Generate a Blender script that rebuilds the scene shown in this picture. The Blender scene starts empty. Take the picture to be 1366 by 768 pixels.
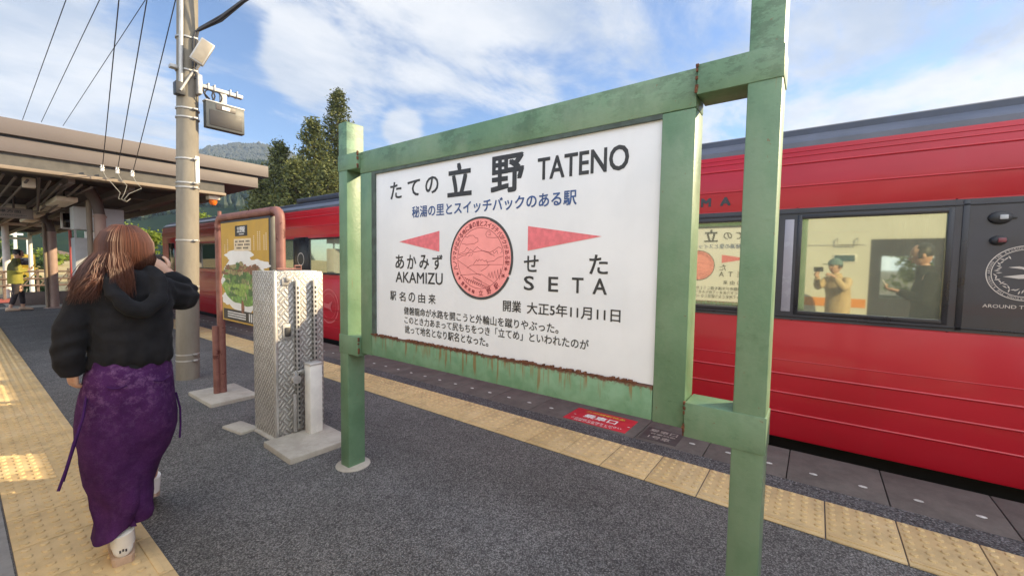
import bpy, bmesh, math, random
from mathutils import Vector, Matrix, noise
R = math.radians
S = bpy.context.scene
COL = S.collection

# ------------------------------------------------------------------ camera
cam = bpy.data.cameras.new('camera')
cam.sensor_fit = 'HORIZONTAL'; cam.sensor_width = 36.0
cam.lens = 551.9 / 1366 * 36.0
cam.clip_start = 0.03; cam.clip_end = 6000
co = bpy.data.objects.new('camera', cam); COL.objects.link(co)
_y, _p, _r = R(53.68), R(3.22), R(0.88)
fwd = Vector((math.sin(_y)*math.cos(_p), math.cos(_y)*math.cos(_p), -math.sin(_p)))
rgt = Vector((math.cos(_y), -math.sin(_y), 0)); upv = rgt.cross(fwd)
rr = math.cos(_r)*rgt + math.sin(_r)*upv; uu = -math.sin(_r)*rgt + math.cos(_r)*upv
m3 = Matrix((rr, uu, -fwd)).transposed()
co.matrix_world = Matrix.Translation((0, 0, 1.38)) @ m3.to_4x4()
S.camera = co

# ------------------------------------------------------------------ sun, sky, exposure
SUN = Vector((1.0, -0.93, 0.665)).normalized()
el = math.asin(SUN.z); az = math.atan2(SUN.x, SUN.y)
sl = bpy.data.lights.new('sun', 'SUN'); sl.energy = 4.5; sl.angle = R(0.5); sl.color = (1.0, 0.80, 0.50)
so = bpy.data.objects.new('sun', sl); COL.objects.link(so)
so.rotation_euler = (-SUN).to_track_quat('-Z', 'Y').to_euler()
so.location = (0, -10, 12)

W = bpy.data.worlds.new('World'); S.world = W; W.use_nodes = True
nt = W.node_tree; nt.nodes.clear()
def wn(t, **k):
    n = nt.nodes.new(t)
    for a, b in k.items(): setattr(n, a, b)
    return n
def wl(a, b): nt.links.new(a, b)
def wmath(op, a, b=None, c=None, clamp=False):
    n = wn('ShaderNodeMath', operation=op, use_clamp=clamp)
    for i, v in enumerate((a, b, c)):
        if v is None: continue
        if isinstance(v, (int, float)): n.inputs[i].default_value = v
        else: wl(v, n.inputs[i])
    return n.outputs[0]
sky = wn('ShaderNodeTexSky', sky_type='NISHITA', sun_disc=False, sun_elevation=el, sun_rotation=az,
         altitude=300, air_density=1.0, dust_density=0.35, ozone_density=2.2)
tc = wn('ShaderNodeTexCoord'); sep = wn('ShaderNodeSeparateXYZ'); wl(tc.outputs['Generated'], sep.inputs[0])
zc = wmath('MAXIMUM', sep.outputs[2], 0.02)
zc = wmath('ADD', zc, 0.10)
px = wmath('DIVIDE', sep.outputs[0], zc); py = wmath('DIVIDE', sep.outputs[1], zc)
cmb = wn('ShaderNodeCombineXYZ'); wl(px, cmb.inputs[0]); wl(py, cmb.inputs[1])
def sky_noise(scale, detail, rough, off, sx=1, sy=1, rot=0, dist=0.0):
    mp = wn('ShaderNodeMapping'); mp.inputs['Location'].default_value = off; mp.inputs['Scale'].default_value = (sx, sy, 1)
    mp.inputs['Rotation'].default_value = (0, 0, rot); wl(cmb.outputs[0], mp.inputs[0])
    n = wn('ShaderNodeTexNoise'); n.inputs['Scale'].default_value = scale; n.inputs['Detail'].default_value = detail
    n.inputs['Roughness'].default_value = rough; n.inputs['Distortion'].default_value = dist
    wl(mp.outputs[0], n.inputs['Vector']); return n.outputs[0]
def ramp(v, a, b):
    n = wn('ShaderNodeMapRange', interpolation_type='SMOOTHSTEP'); wl(v, n.inputs[0])
    n.inputs[1].default_value = a; n.inputs[2].default_value = b; return n.outputs[0]
big = sky_noise(0.55, 3, 0.5, (3.1, 1.7, 0.0))
fine = sky_noise(1.5, 9, 0.62, (7.3, 2.2, 1.0), 1.0, 1.6, R(35), 0.25)
# heavier cloud towards the right of the view (low azimuths from +X)
dirx = wmath('MULTIPLY', sep.outputs[0], 0.13)
diry = wmath('MULTIPLY', sep.outputs[1], 0.0)
cov = wmath('ADD', wmath('ADD', wmath('MULTIPLY', big, 0.62), wmath('MULTIPLY', fine, 0.55)), wmath('ADD', dirx, diry))
# unseen bright cloud added behind the camera to fill the shaded sides
dotn = wn('ShaderNodeVectorMath', operation='DOT_PRODUCT'); wl(tc.outputs['Generated'], dotn.inputs[0])
dotn.inputs[1].default_value = Vector((-0.62, -0.70, 0.38)).normalized()
fill_cloud = ramp(dotn.outputs['Value'], -0.05, 0.85)
cov = wmath('ADD', cov, wmath('MULTIPLY', fill_cloud, 0.35))
for (ca, ce, lo_, hi_, am) in ((4, 13, .955, .995, .125), (-6, 17, .94, .99, .09), (27.5, 23, .9955, .9992, .17), (39, 17, .9985, .9998, .15)):
    dn = wn('ShaderNodeVectorMath', operation='DOT_PRODUCT'); wl(tc.outputs['Generated'], dn.inputs[0])
    dn.inputs[1].default_value = Vector((math.sin(R(ca))*math.cos(R(ce)), math.cos(R(ca))*math.cos(R(ce)), math.sin(R(ce))))
    cov = wmath('ADD', cov, wmath('MULTIPLY', ramp(dn.outputs['Value'], lo_, hi_), am))
mask = wmath('MULTIPLY', ramp(cov, 0.605, 0.765), 0.95)
shade_n = sky_noise(1.1, 6, 0.6, (11.0, 5.0, 2.0), 1.0, 1.5, R(35), 0.2)
shade = ramp(shade_n, 0.30, 0.66)
cc = wn('ShaderNodeMix', data_type='RGBA'); wl(shade, cc.inputs[0])
cc.inputs[6].default_value = (0.56, 0.64, 0.78, 1); cc.inputs[7].default_value = (0.97, 0.98, 1.0, 1)
skys = wn('ShaderNodeMix', data_type='RGBA', blend_type='MULTIPLY'); skys.inputs[0].default_value = 1
wl(sky.outputs[0], skys.inputs[6]); skys.inputs[7].default_value = (0.86, 0.95, 1.08, 1)
clc = wn('ShaderNodeMix', data_type='RGBA', blend_type='MULTIPLY'); clc.inputs[0].default_value = 1
CLOUD_GAIN = 5.0; FILL_CLOUD = 1.95
gain = wmath('MULTIPLY', wmath('ADD', wmath('MULTIPLY', fill_cloud, FILL_CLOUD), 1.0), CLOUD_GAIN)
gcol = wn('ShaderNodeCombineColor')
for i in range(3): wl(gain, gcol.inputs[i])
wl(cc.outputs[2], clc.inputs[6]); wl(gcol.outputs[0], clc.inputs[7])
mx = wn('ShaderNodeMix', data_type='RGBA'); wl(mask, mx.inputs[0]); wl(skys.outputs[2], mx.inputs[6]); wl(clc.outputs[2], mx.inputs[7])
bg = wn('ShaderNodeBackground'); bg.inputs[1].default_value = 0.10; wl(mx.outputs[2], bg.inputs[0])
wo = wn('ShaderNodeOutputWorld'); wl(bg.outputs[0], wo.inputs[0])

vs = S.view_settings
vs.view_transform = 'Standard'; vs.look = 'None'; vs.gamma = 1; vs.use_curve_mapping = False
vs.exposure = 1.05
S.cycles.use_denoising = True
S.cycles.max_bounces = 8; S.cycles.diffuse_bounces = 4; S.cycles.glossy_bounces = 4
S.cycles.transparent_max_bounces = 12; S.cycles.sample_clamp_indirect = 6.0
S.cycles.caustics_reflective = False; S.cycles.caustics_refractive = False

# ------------------------------------------------------------------ materials
class NT:
    def __init__(s, name):
        s.m = bpy.data.materials.new(name); s.m.use_nodes = True
        s.t = s.m.node_tree; s.b = s.t.nodes['Principled BSDF']; s.o = s.t.nodes['Material Output']
        s.tc = s.t.nodes.new('ShaderNodeTexCoord')
    def n(s, t, **k):
        n = s.t.nodes.new(t)
        for a, b in k.items(): setattr(n, a, b)
        return n
    def l(s, a, b): s.t.links.new(a, b)
    def math(s, op, a, b=None, c=None):
        n = s.n('ShaderNodeMath', operation=op)
        for i, v in enumerate((a, b, c)):
            if v is None: continue
            if isinstance(v, (int, float)): n.inputs[i].default_value = v
            else: s.l(v, n.inputs[i])
        return n.outputs[0]
    def vec(s, scale=(1, 1, 1), rot=(0, 0, 0), loc=(0, 0, 0)):
        mp = s.n('ShaderNodeMapping'); mp.inputs['Scale'].default_value = scale; mp.inputs['Rotation'].default_value = rot
        mp.inputs['Location'].default_value = loc
        s.l(s.tc.outputs['Object'], mp.inputs[0]); return mp.outputs[0]
    def noise(s, scale, detail=4, rough=0.55, v=None, dist=0):
        n = s.n('ShaderNodeTexNoise'); n.inputs['Scale'].default_value = scale; n.inputs['Detail'].default_value = detail
        n.inputs['Roughness'].default_value = rough; n.inputs['Distortion'].default_value = dist
        s.l(v if v is not None else s.tc.outputs['Object'], n.inputs['Vector']); return n.outputs[0]
    def voro(s, scale, feature='F1', out=0, v=None):
        n = s.n('ShaderNodeTexVoronoi', feature=feature); n.inputs['Scale'].default_value = scale
        s.l(v if v is not None else s.tc.outputs['Object'], n.inputs['Vector']); return n.outputs[out]
    def ramp(s, v, a, b, lo=0, hi=1, smooth=True):
        n = s.n('ShaderNodeMapRange', interpolation_type='SMOOTHSTEP' if smooth else 'LINEAR'); s.l(v, n.inputs[0])
        n.inputs[1].default_value = a; n.inputs[2].default_value = b; n.inputs[3].default_value = lo; n.inputs[4].default_value = hi
        return n.outputs[0]
    def mix(s, f, a, b, bt='MIX'):
        n = s.n('ShaderNodeMix', data_type='RGBA', blend_type=bt)
        for i, v in ((0, f), (6, a), (7, b)):
            if isinstance(v, (int, float)): n.inputs[i].default_value = v
            elif isinstance(v, (tuple, list)): n.inputs[i].default_value = (*v[:3], 1)
            else: s.l(v, n.inputs[i])
        return n.outputs[2]
    def col(s, v): 
        if isinstance(v, (tuple, list)): s.b.inputs['Base Color'].default_value = (*v[:3], 1)
        else: s.l(v, s.b.inputs['Base Color'])
    def set(s, **k):
        for a, v in k.items():
            a = a.replace('_', ' ')
            if isinstance(v, (int, float, tuple)): s.b.inputs[a].default_value = v
            else: s.l(v, s.b.inputs[a])
    def bump(s, h, strength=0.3, dist=0.01):
        n = s.n('ShaderNodeBump'); n.inputs['Strength'].default_value = strength; n.inputs['Distance'].default_value = dist
        s.l(h, n.inputs['Height']); s.l(n.outputs[0], s.b.inputs['Normal'])

def plain(name, col, rough=0.6, metal=0.0, var=0.12, scale=9, bump=0.0, bscale=60, coat=0.0, spec=0.5, dirt=0.0, dcol=(0.12, 0.10, 0.08)):
    g = NT(name)
    n = g.noise(scale, 5, 0.6)
    lo = tuple(c*(1-var) for c in col); hi = tuple(min(1, c*(1+var)) for c in col)
    c = g.mix(g.ramp(n, 0.3, 0.7), lo, hi)
    if dirt:
        d = g.noise(scale*0.6, 7, 0.7, g.vec((1, 1, 0.4), loc=(3, 1, 7)))
        c = g.mix(g.ramp(d, 0.52, 0.75, 0, dirt), c, dcol)
    g.col(c)
    g.set(Roughness=g.ramp(n, 0.2, 0.8, max(0.02, rough-0.08), min(1, rough+0.08)), Metallic=metal, Specular_IOR_Level=spec)
    if coat: g.set(Coat_Weight=coat, Coat_Roughness=0.06)
    if bump: g.bump(g.noise(bscale, 4, 0.6), bump, 0.01)
    return g.m

def m_asphalt(name, base, contrast, scale=105):
    g = NT(name)
    v = g.n('ShaderNodeTexVoronoi'); v.inputs['Scale'].default_value = scale; g.l(g.tc.outputs['Object'], v.inputs['Vector'])
    sp = g.n('ShaderNodeSeparateColor'); g.l(v.outputs['Color'], sp.inputs[0])
    grain = g.ramp(sp.outputs[0], 0.0, 1.0, 1-contrast, 1+contrast, False)
    gaps = g.ramp(v.outputs['Distance'], 0.35, 0.75, 1.0, 0.42)
    blot = g.math('MULTIPLY', g.ramp(g.noise(1.3, 7, 0.65), 0.3, 0.7, 0.80, 1.18), g.ramp(g.noise(14, 5, 0.7), 0.3, 0.7, 0.86, 1.14))
    f = g.math('MULTIPLY', g.math('MULTIPLY', grain, gaps), blot)
    big = g.ramp(sp.outputs[1], 0.965, 1.0, 0, 0.55)
    cm = g.n('ShaderNodeCombineColor'); 
    for i in range(3): g.l(g.math('MULTIPLY', f, base[i]), cm.inputs[i])
    g.col(g.mix(big, cm.outputs[0], (0.42, 0.41, 0.39)))
    g.set(Roughness=0.85)
    g.bump(g.math('MULTIPLY', v.outputs['Distance'], -1.0), 0.7, 0.006)
    return g.m
M = {}
M['asphalt'] = m_asphalt('asphalt', (0.160, 0.156, 0.152), 0.58, 150)
M['asphalt_edge'] = m_asphalt('edge_asphalt', (0.105, 0.104, 0.108), 0.7, 110)

def m_green():
    g = NT('green_paint')
    n = g.noise(6, 6, 0.6); n2 = g.noise(55, 3, 0.5)
    c = g.mix(g.ramp(n, 0.3, 0.7), (0.098, 0.188, 0.108), (0.132, 0.238, 0.142))
    c = g.mix(g.ramp(n2, 0.55, 0.8, 0, 0.25), c, (0.18, 0.28, 0.17))
    dk = g.noise(9, 8, 0.75, g.vec((1, 1, 1.6), loc=(2, 3, 1)))
    c = g.mix(g.ramp(dk, 0.575, 0.66, 0, 0.45), c, (0.055, 0.12, 0.06))
    # rust streaks below joints
    st = g.noise(1.0, 3, 0.6, g.vec((30, 30, 1.2)))
    pat = g.noise(5, 4, 0.6, g.vec(loc=(8, 1, 4)))
    r = g.math('MULTIPLY', g.ramp(st, 0.66, 0.74), g.ramp(pat, 0.56, 0.66))
    c = g.mix(r, c, (0.21, 0.10, 0.035))
    sz_ = g.n('ShaderNodeSeparateXYZ'); g.l(g.tc.outputs['Object'], sz_.inputs[0])
    al = g.noise(4.5, 8, 0.75, g.vec((1, 1, 2.2), loc=(6, 1, 3))); hi_ = g.ramp(sz_.outputs[2], 1.90, 2.03)
    c = g.mix(g.math('MULTIPLY', g.ramp(al, 0.50, 0.56), g.math('MULTIPLY', hi_, 0.5)), c, (0.045, 0.085, 0.045))
    fd_ = g.noise(2.3, 6, 0.65, g.vec((1, 1, .6), loc=(5, 9, 2))); c = g.mix(g.ramp(fd_, 0.46, 0.66, 0, 0.75), c, (0.185, 0.27, 0.18))
    sp_ = g.noise(38, 5, 0.75, g.vec(loc=(9, 3, 1))); c = g.mix(g.ramp(sp_, 0.665, 0.70, 0, 0.85), c, (0.16, 0.075, 0.03))
    g.col(c); g.set(Roughness=g.ramp(n, 0.2, 0.8, 0.36, 0.55)); g.bump(g.noise(70, 5, 0.6), 0.22, 0.005)
    return g.m
M['green'] = m_green()
def m_green_rail():        # lower rail: paint washed pale by rusty water, streaks run down from the board's edge
    g = NT('rust_streaked_green_paint')
    n = g.noise(10, 6, 0.65)
    c = g.mix(g.ramp(n, 0.3, 0.7), (0.12, 0.255, 0.148), (0.19, 0.34, 0.225))
    dk = g.noise(26, 6, 0.7)
    c = g.mix(g.ramp(dk, 0.58, 0.72, 0, 0.5), c, (0.10, 0.22, 0.12))
    sx = g.n('ShaderNodeSeparateXYZ'); g.l(g.tc.outputs['Object'], sx.inputs[0])
    st = g.noise(1.0, 4, 0.7, g.vec((0.5, 42, 1.0)))
    ln = g.noise(1.0, 2, 0.5, g.vec((0.5, 22, 0.0), loc=(4, 4, 4)))
    reach = g.ramp(ln, 0.35, 0.7, 0.92, 0.80, False)      # z down to which each streak reaches
    d = g.math('SUBTRACT', sx.outputs[2], reach)
    r = g.math('MULTIPLY', g.ramp(st, 0.50, 0.60), g.ramp(d, -0.02, 0.03))
    c = g.mix(g.math('MULTIPLY', r, 0.8), c, (0.20, 0.105, 0.03))
    ed = g.math('ADD', sx.outputs[2], g.math('MULTIPLY', g.noise(60, 4, 0.7), 0.045))
    c = g.mix(g.ramp(ed, 0.938, 0.952), c, (0.10, 0.035, 0.018))
    g.col(c); g.set(Roughness=0.5); g.bump(n, 0.2, 0.006)
    return g.m
M['green_rail'] = m_green_rail()
M['rust'] = plain('rust', (0.13, 0.05, 0.025), 0.9, var=0.5, scale=60, bump=0.6, bscale=120)
def m_board():
    g = NT('white_enamel')
    n = g.noise(3, 5, 0.6); s = g.noise(1, 5, 0.6, g.vec((1, 9, 0.8)))
    c = g.mix(g.ramp(n, 0.3, 0.7), (0.68, 0.715, 0.765), (0.75, 0.78, 0.825))
    c = g.mix(g.ramp(s, 0.55, 0.8, 0, 0.18), c, (0.62, 0.62, 0.60))
    g.col(c); g.set(Roughness=0.35); return g.m
M['board'] = m_board()
M['ink'] = plain('black_lettering', (0.030, 0.033, 0.038), 0.5, var=0.3, scale=30)
M['ink_blue'] = plain('blue_lettering', (0.035, 0.085, 0.24), 0.5, var=0.2, scale=30)
M['arrow'] = plain('pink_arrow', (0.70, 0.17, 0.20), 0.5, var=0.12, scale=40)
M['stamp'] = plain('stamp_pink', (0.88, 0.33, 0.32), 0.5, var=0.05, scale=20)
M['stamp_line'] = plain('stamp_line', (0.22, 0.03, 0.045), 0.6, var=0.2)
M['stamp_ring'] = plain('stamp_ring', (0.05, 0.055, 0.06), 0.5, var=0.2)
M['lip_dark'] = plain('dark_lip', (0.06, 0.085, 0.075), 0.7, var=0.3, scale=20)

def m_tactile():
    g = NT('yellow_tactile')
    sx = g.n('ShaderNodeSeparateXYZ'); g.l(g.tc.outputs['Object'], sx.inputs[0])
    fl = g.math('FLOOR', g.math('DIVIDE', g.math('SUBTRACT', sx.outputs[1], 0.2135), 0.312))
    wn_ = g.n('ShaderNodeTexWhiteNoise', noise_dimensions='1D'); g.l(fl, wn_.inputs['W'])
    c = g.mix(wn_.outputs[0], (0.57, 0.415, 0.205), (0.65, 0.48, 0.25))
    n = g.noise(7, 7, 0.7); c = g.mix(g.ramp(n, 0.42, 0.72, 0, 0.6), c, (0.36, 0.27, 0.15))
    n4 = g.noise(2.2, 6, 0.7, g.vec(loc=(7, 2, 0))); c = g.mix(g.ramp(n4, 0.5, 0.68, 0, 0.45), c, (0.66, 0.53, 0.33))
    n5 = g.noise(30, 6, 0.75, g.vec((1, 1, 1), loc=(1, 8, 0))); c = g.mix(g.ramp(n5, 0.62, 0.72, 0, 0.55), c, (0.24, 0.18, 0.11))
    s = g.noise(160, 3, 0.6); c = g.mix(g.ramp(s, 0.5, 0.75, 0, 0.3), c, (0.65, 0.52, 0.33))
    g.col(c); g.set(Roughness=0.75); g.bump(s, 0.15, 0.004); return g.m
M['tactile'] = m_tactile()
def m_slab():
    g = NT('edge_slab_concrete')
    n = g.noise(5, 8, 0.7); s = g.noise(120, 3, 0.7)
    c = g.mix(g.ramp(n, 0.3, 0.7), (0.085, 0.074, 0.068), (0.135, 0.118, 0.108))
    c = g.mix(g.ramp(s, 0.55, 0.8, 0, 0.35), c, (0.22, 0.20, 0.19))
    g.col(c); g.set(Roughness=0.8); g.bump(s, 0.2, 0.004); return g.m
M['slab'] = m_slab()
def m_conc(name, a, b, dark=0.3):
    g = NT(name)
    n = g.noise(7, 8, 0.7); s = g.noise(90, 4, 0.7)
    c = g.mix(g.ramp(n, 0.3, 0.7), a, b)
    c = g.mix(g.ramp(s, 0.55, 0.8, 0, dark), c, tuple(x*0.5 for x in a))
    g.col(c); g.set(Roughness=0.85); g.bump(s, 0.3, 0.004); return g.m
M['concrete'] = m_conc('concrete', (0.34, 0.31, 0.26), (0.46, 0.43, 0.37))
M['concrete_grey'] = m_conc('grey_concrete', (0.20, 0.20, 0.20), (0.28, 0.275, 0.27))
def m_pole():
    g = NT('pole_concrete')
    n = g.noise(4, 8, 0.7, g.vec((1, 1, 0.35))); s = g.noise(130, 3, 0.7)
    c = g.mix(g.ramp(n, 0.3, 0.7), (0.165, 0.147, 0.116), (0.24, 0.215, 0.172))
    c = g.mix(g.ramp(s, 0.5, 0.8, 0, 0.4), c, (0.17, 0.15, 0.12))
    g.col(c); g.set(Roughness=0.9); g.bump(s, 0.25, 0.003); return g.m
M['pole'] = m_pole()
M['dot'] = plain('white_dot', (0.50, 0.50, 0.48), 0.6, var=0.25, scale=40)
M['red_sticker'] = plain('red_sticker', (0.52, 0.03, 0.045), 0.55, var=0.1, dirt=0.15)
M['dark_sticker'] = plain('dark_sticker', (0.06, 0.05, 0.05), 0.7, var=0.3, dirt=0.3, dcol=(0.15, 0.13, 0.12))
M['white_mark'] = plain('white_mark', (0.78, 0.76, 0.74), 0.6, var=0.15, scale=40)
M['yellow_mark'] = plain('yellow_mark', (0.75, 0.50, 0.08), 0.6, var=0.15, scale=40)
M['worn_mark'] = plain('worn_mark', (0.34, 0.30, 0.27), 0.7, var=0.4, scale=60)

def m_train_red():
    g = NT('train_red')
    n = g.noise(2.0, 5, 0.6, g.vec((1, 0.5, 1.2)))
    c = g.mix(g.ramp(n, 0.3, 0.7), (0.39, 0.006, 0.016), (0.45, 0.010, 0.024))
    d = g.noise(1.0, 6, 0.7, g.vec((1, 5, 0.7))); c = g.mix(g.ramp(d, 0.55, 0.85, 0, 0.16), c, (0.30, 0.06, 0.06))
    g.col(c); g.set(Roughness=0.36, Coat_Weight=0.35, Coat_Roughness=0.12, Specular_IOR_Level=0.4); g.bump(g.noise(1.4, 3, 0.5, g.vec((1, .7, 1.6))), 0.16, 0.02)
    return g.m
M['red'] = m_train_red()
M['belt'] = plain('belt_dark', (0.028, 0.030, 0.042), 0.36, var=0.18, scale=3, coat=0.2, dirt=0.25, dcol=(0.06, 0.06, 0.065))
M['frame_black'] = plain('frame_black', (0.013, 0.014, 0.020), 0.32, var=0.2)
M['gutter'] = plain('gutter_grey', (0.095, 0.102, 0.13), 0.38, var=0.15, scale=4, dirt=0.4, dcol=(0.06, 0.06, 0.07))
M['roof_dark'] = plain('roof_navy', (0.032, 0.040, 0.062), 0.55, var=0.25, scale=5)
M['under'] = plain('underfloor_black', (0.018, 0.017, 0.016), 0.8, var=0.3)
M['steel_wheel'] = plain('wheel_steel', (0.13, 0.11, 0.10), 0.6, metal=0.6, var=0.3)
M['cream_in'] = plain('interior_cream', (0.62, 0.56, 0.42), 0.6, var=0.08)
M['curtain'] = plain('curtain', (0.62, 0.56, 0.38), 0.85, var=0.1)
M['seat'] = plain('seat_fabric', (0.10, 0.06, 0.05), 0.9, var=0.2)
M['emblem'] = plain('emblem_silver', (0.52, 0.47, 0.43), 0.5, var=0.1)
M['emblem_red'] = plain('emblem_faded_red', (0.55, 0.10, 0.11), 0.5, var=0.1)
def m_glass(name, refl, tint, gcol, veil=0.0):
    m = bpy.data.materials.new(name); m.use_nodes = True; t = m.node_tree
    for n in list(t.nodes):
        if n.type == 'BSDF_PRINCIPLED': t.nodes.remove(n)
    o = [n for n in t.nodes if n.type == 'OUTPUT_MATERIAL'][0]
    gl = t.nodes.new('ShaderNodeBsdfGlossy'); gl.inputs['Roughness'].default_value = 0.030 if veil else 0.006; gl.inputs['Color'].default_value = (*gcol, 1)
    tr = t.nodes.new('ShaderNodeBsdfTransparent'); tr.inputs['Color'].default_value = (*tint, 1)
    mxs = t.nodes.new('ShaderNodeMixShader'); mxs.inputs[0].default_value = refl
    t.links.new(tr.outputs[0], mxs.inputs[1]); t.links.new(gl.outputs[0], mxs.inputs[2])
    df = t.nodes.new('ShaderNodeBsdfDiffuse'); df.inputs[0].default_value = (0.50, 0.51, 0.39, 1)      # hazy veil put into the pane's colour to mute reflections
    mf = t.nodes.new('ShaderNodeMixShader'); mf.inputs[0].default_value = veil
    t.links.new(mxs.outputs[0], mf.inputs[1]); t.links.new(df.outputs[0], mf.inputs[2]); t.links.new(mf.outputs[0], o.inputs[0])
    return m
M['glass'] = m_glass('coated_window_glass', 0.56, (0.62, 0.62, 0.46), (0.82, 0.87, 0.68), 0.22)
M['glass_dark'] = m_glass('tinted_glass', 0.22, (0.10, 0.10, 0.11), (1, 1, 1))

def m_checker():           # aluminium tread plate: raised lozenges turned by 45 degrees
    g = NT('aluminium_tread_plate')
    sx = g.n('ShaderNodeSeparateXYZ'); g.l(g.tc.outputs['Object'], sx.inputs[0])
    u = g.math('ADD', sx.outputs[0], sx.outputs[1]); v = sx.outputs[2]
    sc = 11.0
    a = g.math('MULTIPLY', g.math('ADD', g.math('MULTIPLY', u, 1.25), v), sc); b = g.math('MULTIPLY', g.math('SUBTRACT', g.math('MULTIPLY', u, 1.25), v), sc)
    fa = g.math('FRACT', a); fb = g.math('FRACT', b)
    par = g.math('MODULO', g.math('ABSOLUTE', g.math('ADD', g.math('FLOOR', a), g.math('FLOOR', b))), 2.0)
    # five ribs in each cell, direction alternating from cell to cell
    ra = g.math('ABSOLUTE', g.math('SUBTRACT', g.math('FRACT', g.math('MULTIPLY', fa, 2.0)), 0.5))
    rb = g.math('ABSOLUTE', g.math('SUBTRACT', g.math('FRACT', g.math('MULTIPLY', fb, 2.0)), 0.5))
    lim = lambda f: g.ramp(g.math('ABSOLUTE', g.math('SUBTRACT', f, 0.5)), 0.34, 0.46, 1, 0)
    ha = g.math('MULTIPLY', g.ramp(ra, 0.12, 0.36, 1, 0), g.math('MULTIPLY', lim(fb), lim(fa)))
    hb = g.math('MULTIPLY', g.ramp(rb, 0.12, 0.36, 1, 0), g.math('MULTIPLY', lim(fa), lim(fb)))
    h = g.math('ADD', g.math('MULTIPLY', ha, par), g.math('MULTIPLY', hb, g.math('SUBTRACT', 1.0, par)))
    n = g.noise(5, 6, 0.65)
    c = g.mix(g.ramp(n, 0.3, 0.75), (0.40, 0.39, 0.37), (0.29, 0.275, 0.255))
    c = g.mix(g.math('MULTIPLY', h, 0.55), c, (0.70, 0.69, 0.66))
    g.col(c); g.set(Metallic=0.25, Roughness=g.ramp(n, 0.3, 0.7, 0.32, 0.48))
    g.bump(h, 0.8, 0.008); return g.m
M['checker'] = m_checker()
M['alu'] = plain('aluminium', (0.60, 0.59, 0.57), 0.4, metal=0.6, var=0.12, dirt=0.3)
M['galv'] = plain('galvanised_steel', (0.40, 0.39, 0.37), 0.5, metal=0.5, var=0.15, dirt=0.2)
M['alu_dull'] = plain('dull_wire', (0.26, 0.25, 0.22), 0.6, var=0.1)
M['dark_metal'] = plain('dark_metal', (0.03, 0.03, 0.032), 0.5, var=0.2)
M['white_paint'] = plain('white_paint', (0.72, 0.71, 0.67), 0.5, var=0.08, dirt=0.35)
def m_pipe():
    g = NT('dusty_red_pipe')
    n = g.noise(9, 6, 0.65); c = g.mix(g.ramp(n, 0.3, 0.7), (0.165, 0.066, 0.052), (0.25, 0.112, 0.09))
    r = g.noise(11, 3, 0.5, g.vec(loc=(2, 5, 1))); c = g.mix(g.ramp(r, 0.63, 0.67), c, (0.09, 0.022, 0.016))
    g.col(c); g.set(Roughness=0.55); g.bump(r, 0.2, 0.004); return g.m
M['pipe'] = m_pipe()
M['gold'] = plain('poster_gold', (0.50, 0.30, 0.045), 0.45, var=0.1, scale=5)
M['p_white'] = plain('poster_white', (0.74, 0.74, 0.72), 0.45, var=0.05)
M['p_green'] = plain('poster_green', (0.16, 0.30, 0.07), 0.5, var=0.5, scale=22)
M['p_olive'] = plain('poster_olive', (0.20, 0.21, 0.09), 0.5, var=0.6, scale=30)
M['p_brown'] = plain('poster_brown', (0.24, 0.105, 0.06), 0.5, var=0.5, scale=30)
M['p_black'] = plain('poster_black', (0.025, 0.022, 0.022), 0.45, var=0.2)
M['p_cream'] = plain('poster_cream', (0.70, 0.58, 0.40), 0.5, var=0.1)

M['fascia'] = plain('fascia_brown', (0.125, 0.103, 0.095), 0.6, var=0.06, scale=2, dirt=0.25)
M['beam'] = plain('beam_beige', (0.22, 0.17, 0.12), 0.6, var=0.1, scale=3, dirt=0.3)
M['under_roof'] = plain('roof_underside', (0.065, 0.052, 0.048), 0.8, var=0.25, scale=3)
M['steel_brown'] = plain('steel_brown', (0.115, 0.085, 0.075), 0.65, var=0.2, scale=4)
M['col_pink'] = plain('column_paint', (0.36, 0.25, 0.21), 0.55, var=0.1, scale=4, dirt=0.4, dcol=(0.2, 0.13, 0.10))
M['lamp_cream'] = plain('lamp_cream', (0.66, 0.58, 0.46), 0.5, var=0.1)
M['wire'] = plain('wire_black', (0.02, 0.02, 0.025), 0.5, var=0.1)
M['porcelain'] = plain('porcelain', (0.82, 0.80, 0.76), 0.2, var=0.05)
M['orange'] = plain('orange_lens', (0.75, 0.16, 0.02), 0.25, var=0.1)
M['locker_grey'] = plain('locker_grey', (0.42, 0.43, 0.44), 0.5, var=0.06)
M['screen'] = plain('screen_dark', (0.028, 0.024, 0.022), 0.5, var=0.1)
M['wood_dark'] = plain('weathered_wood', (0.14, 0.105, 0.085), 0.85, var=0.3, scale=12)
M['red_pole'] = plain('red_pole', (0.45, 0.08, 0.07), 0.5, var=0.1)
M['paint_yellow'] = plain('machine_yellow', (0.62, 0.38, 0.02), 0.45, var=0.1)
M['red_paving'] = plain('red_paving', (0.40, 0.10, 0.08), 0.8, var=0.2, scale=20)

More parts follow.
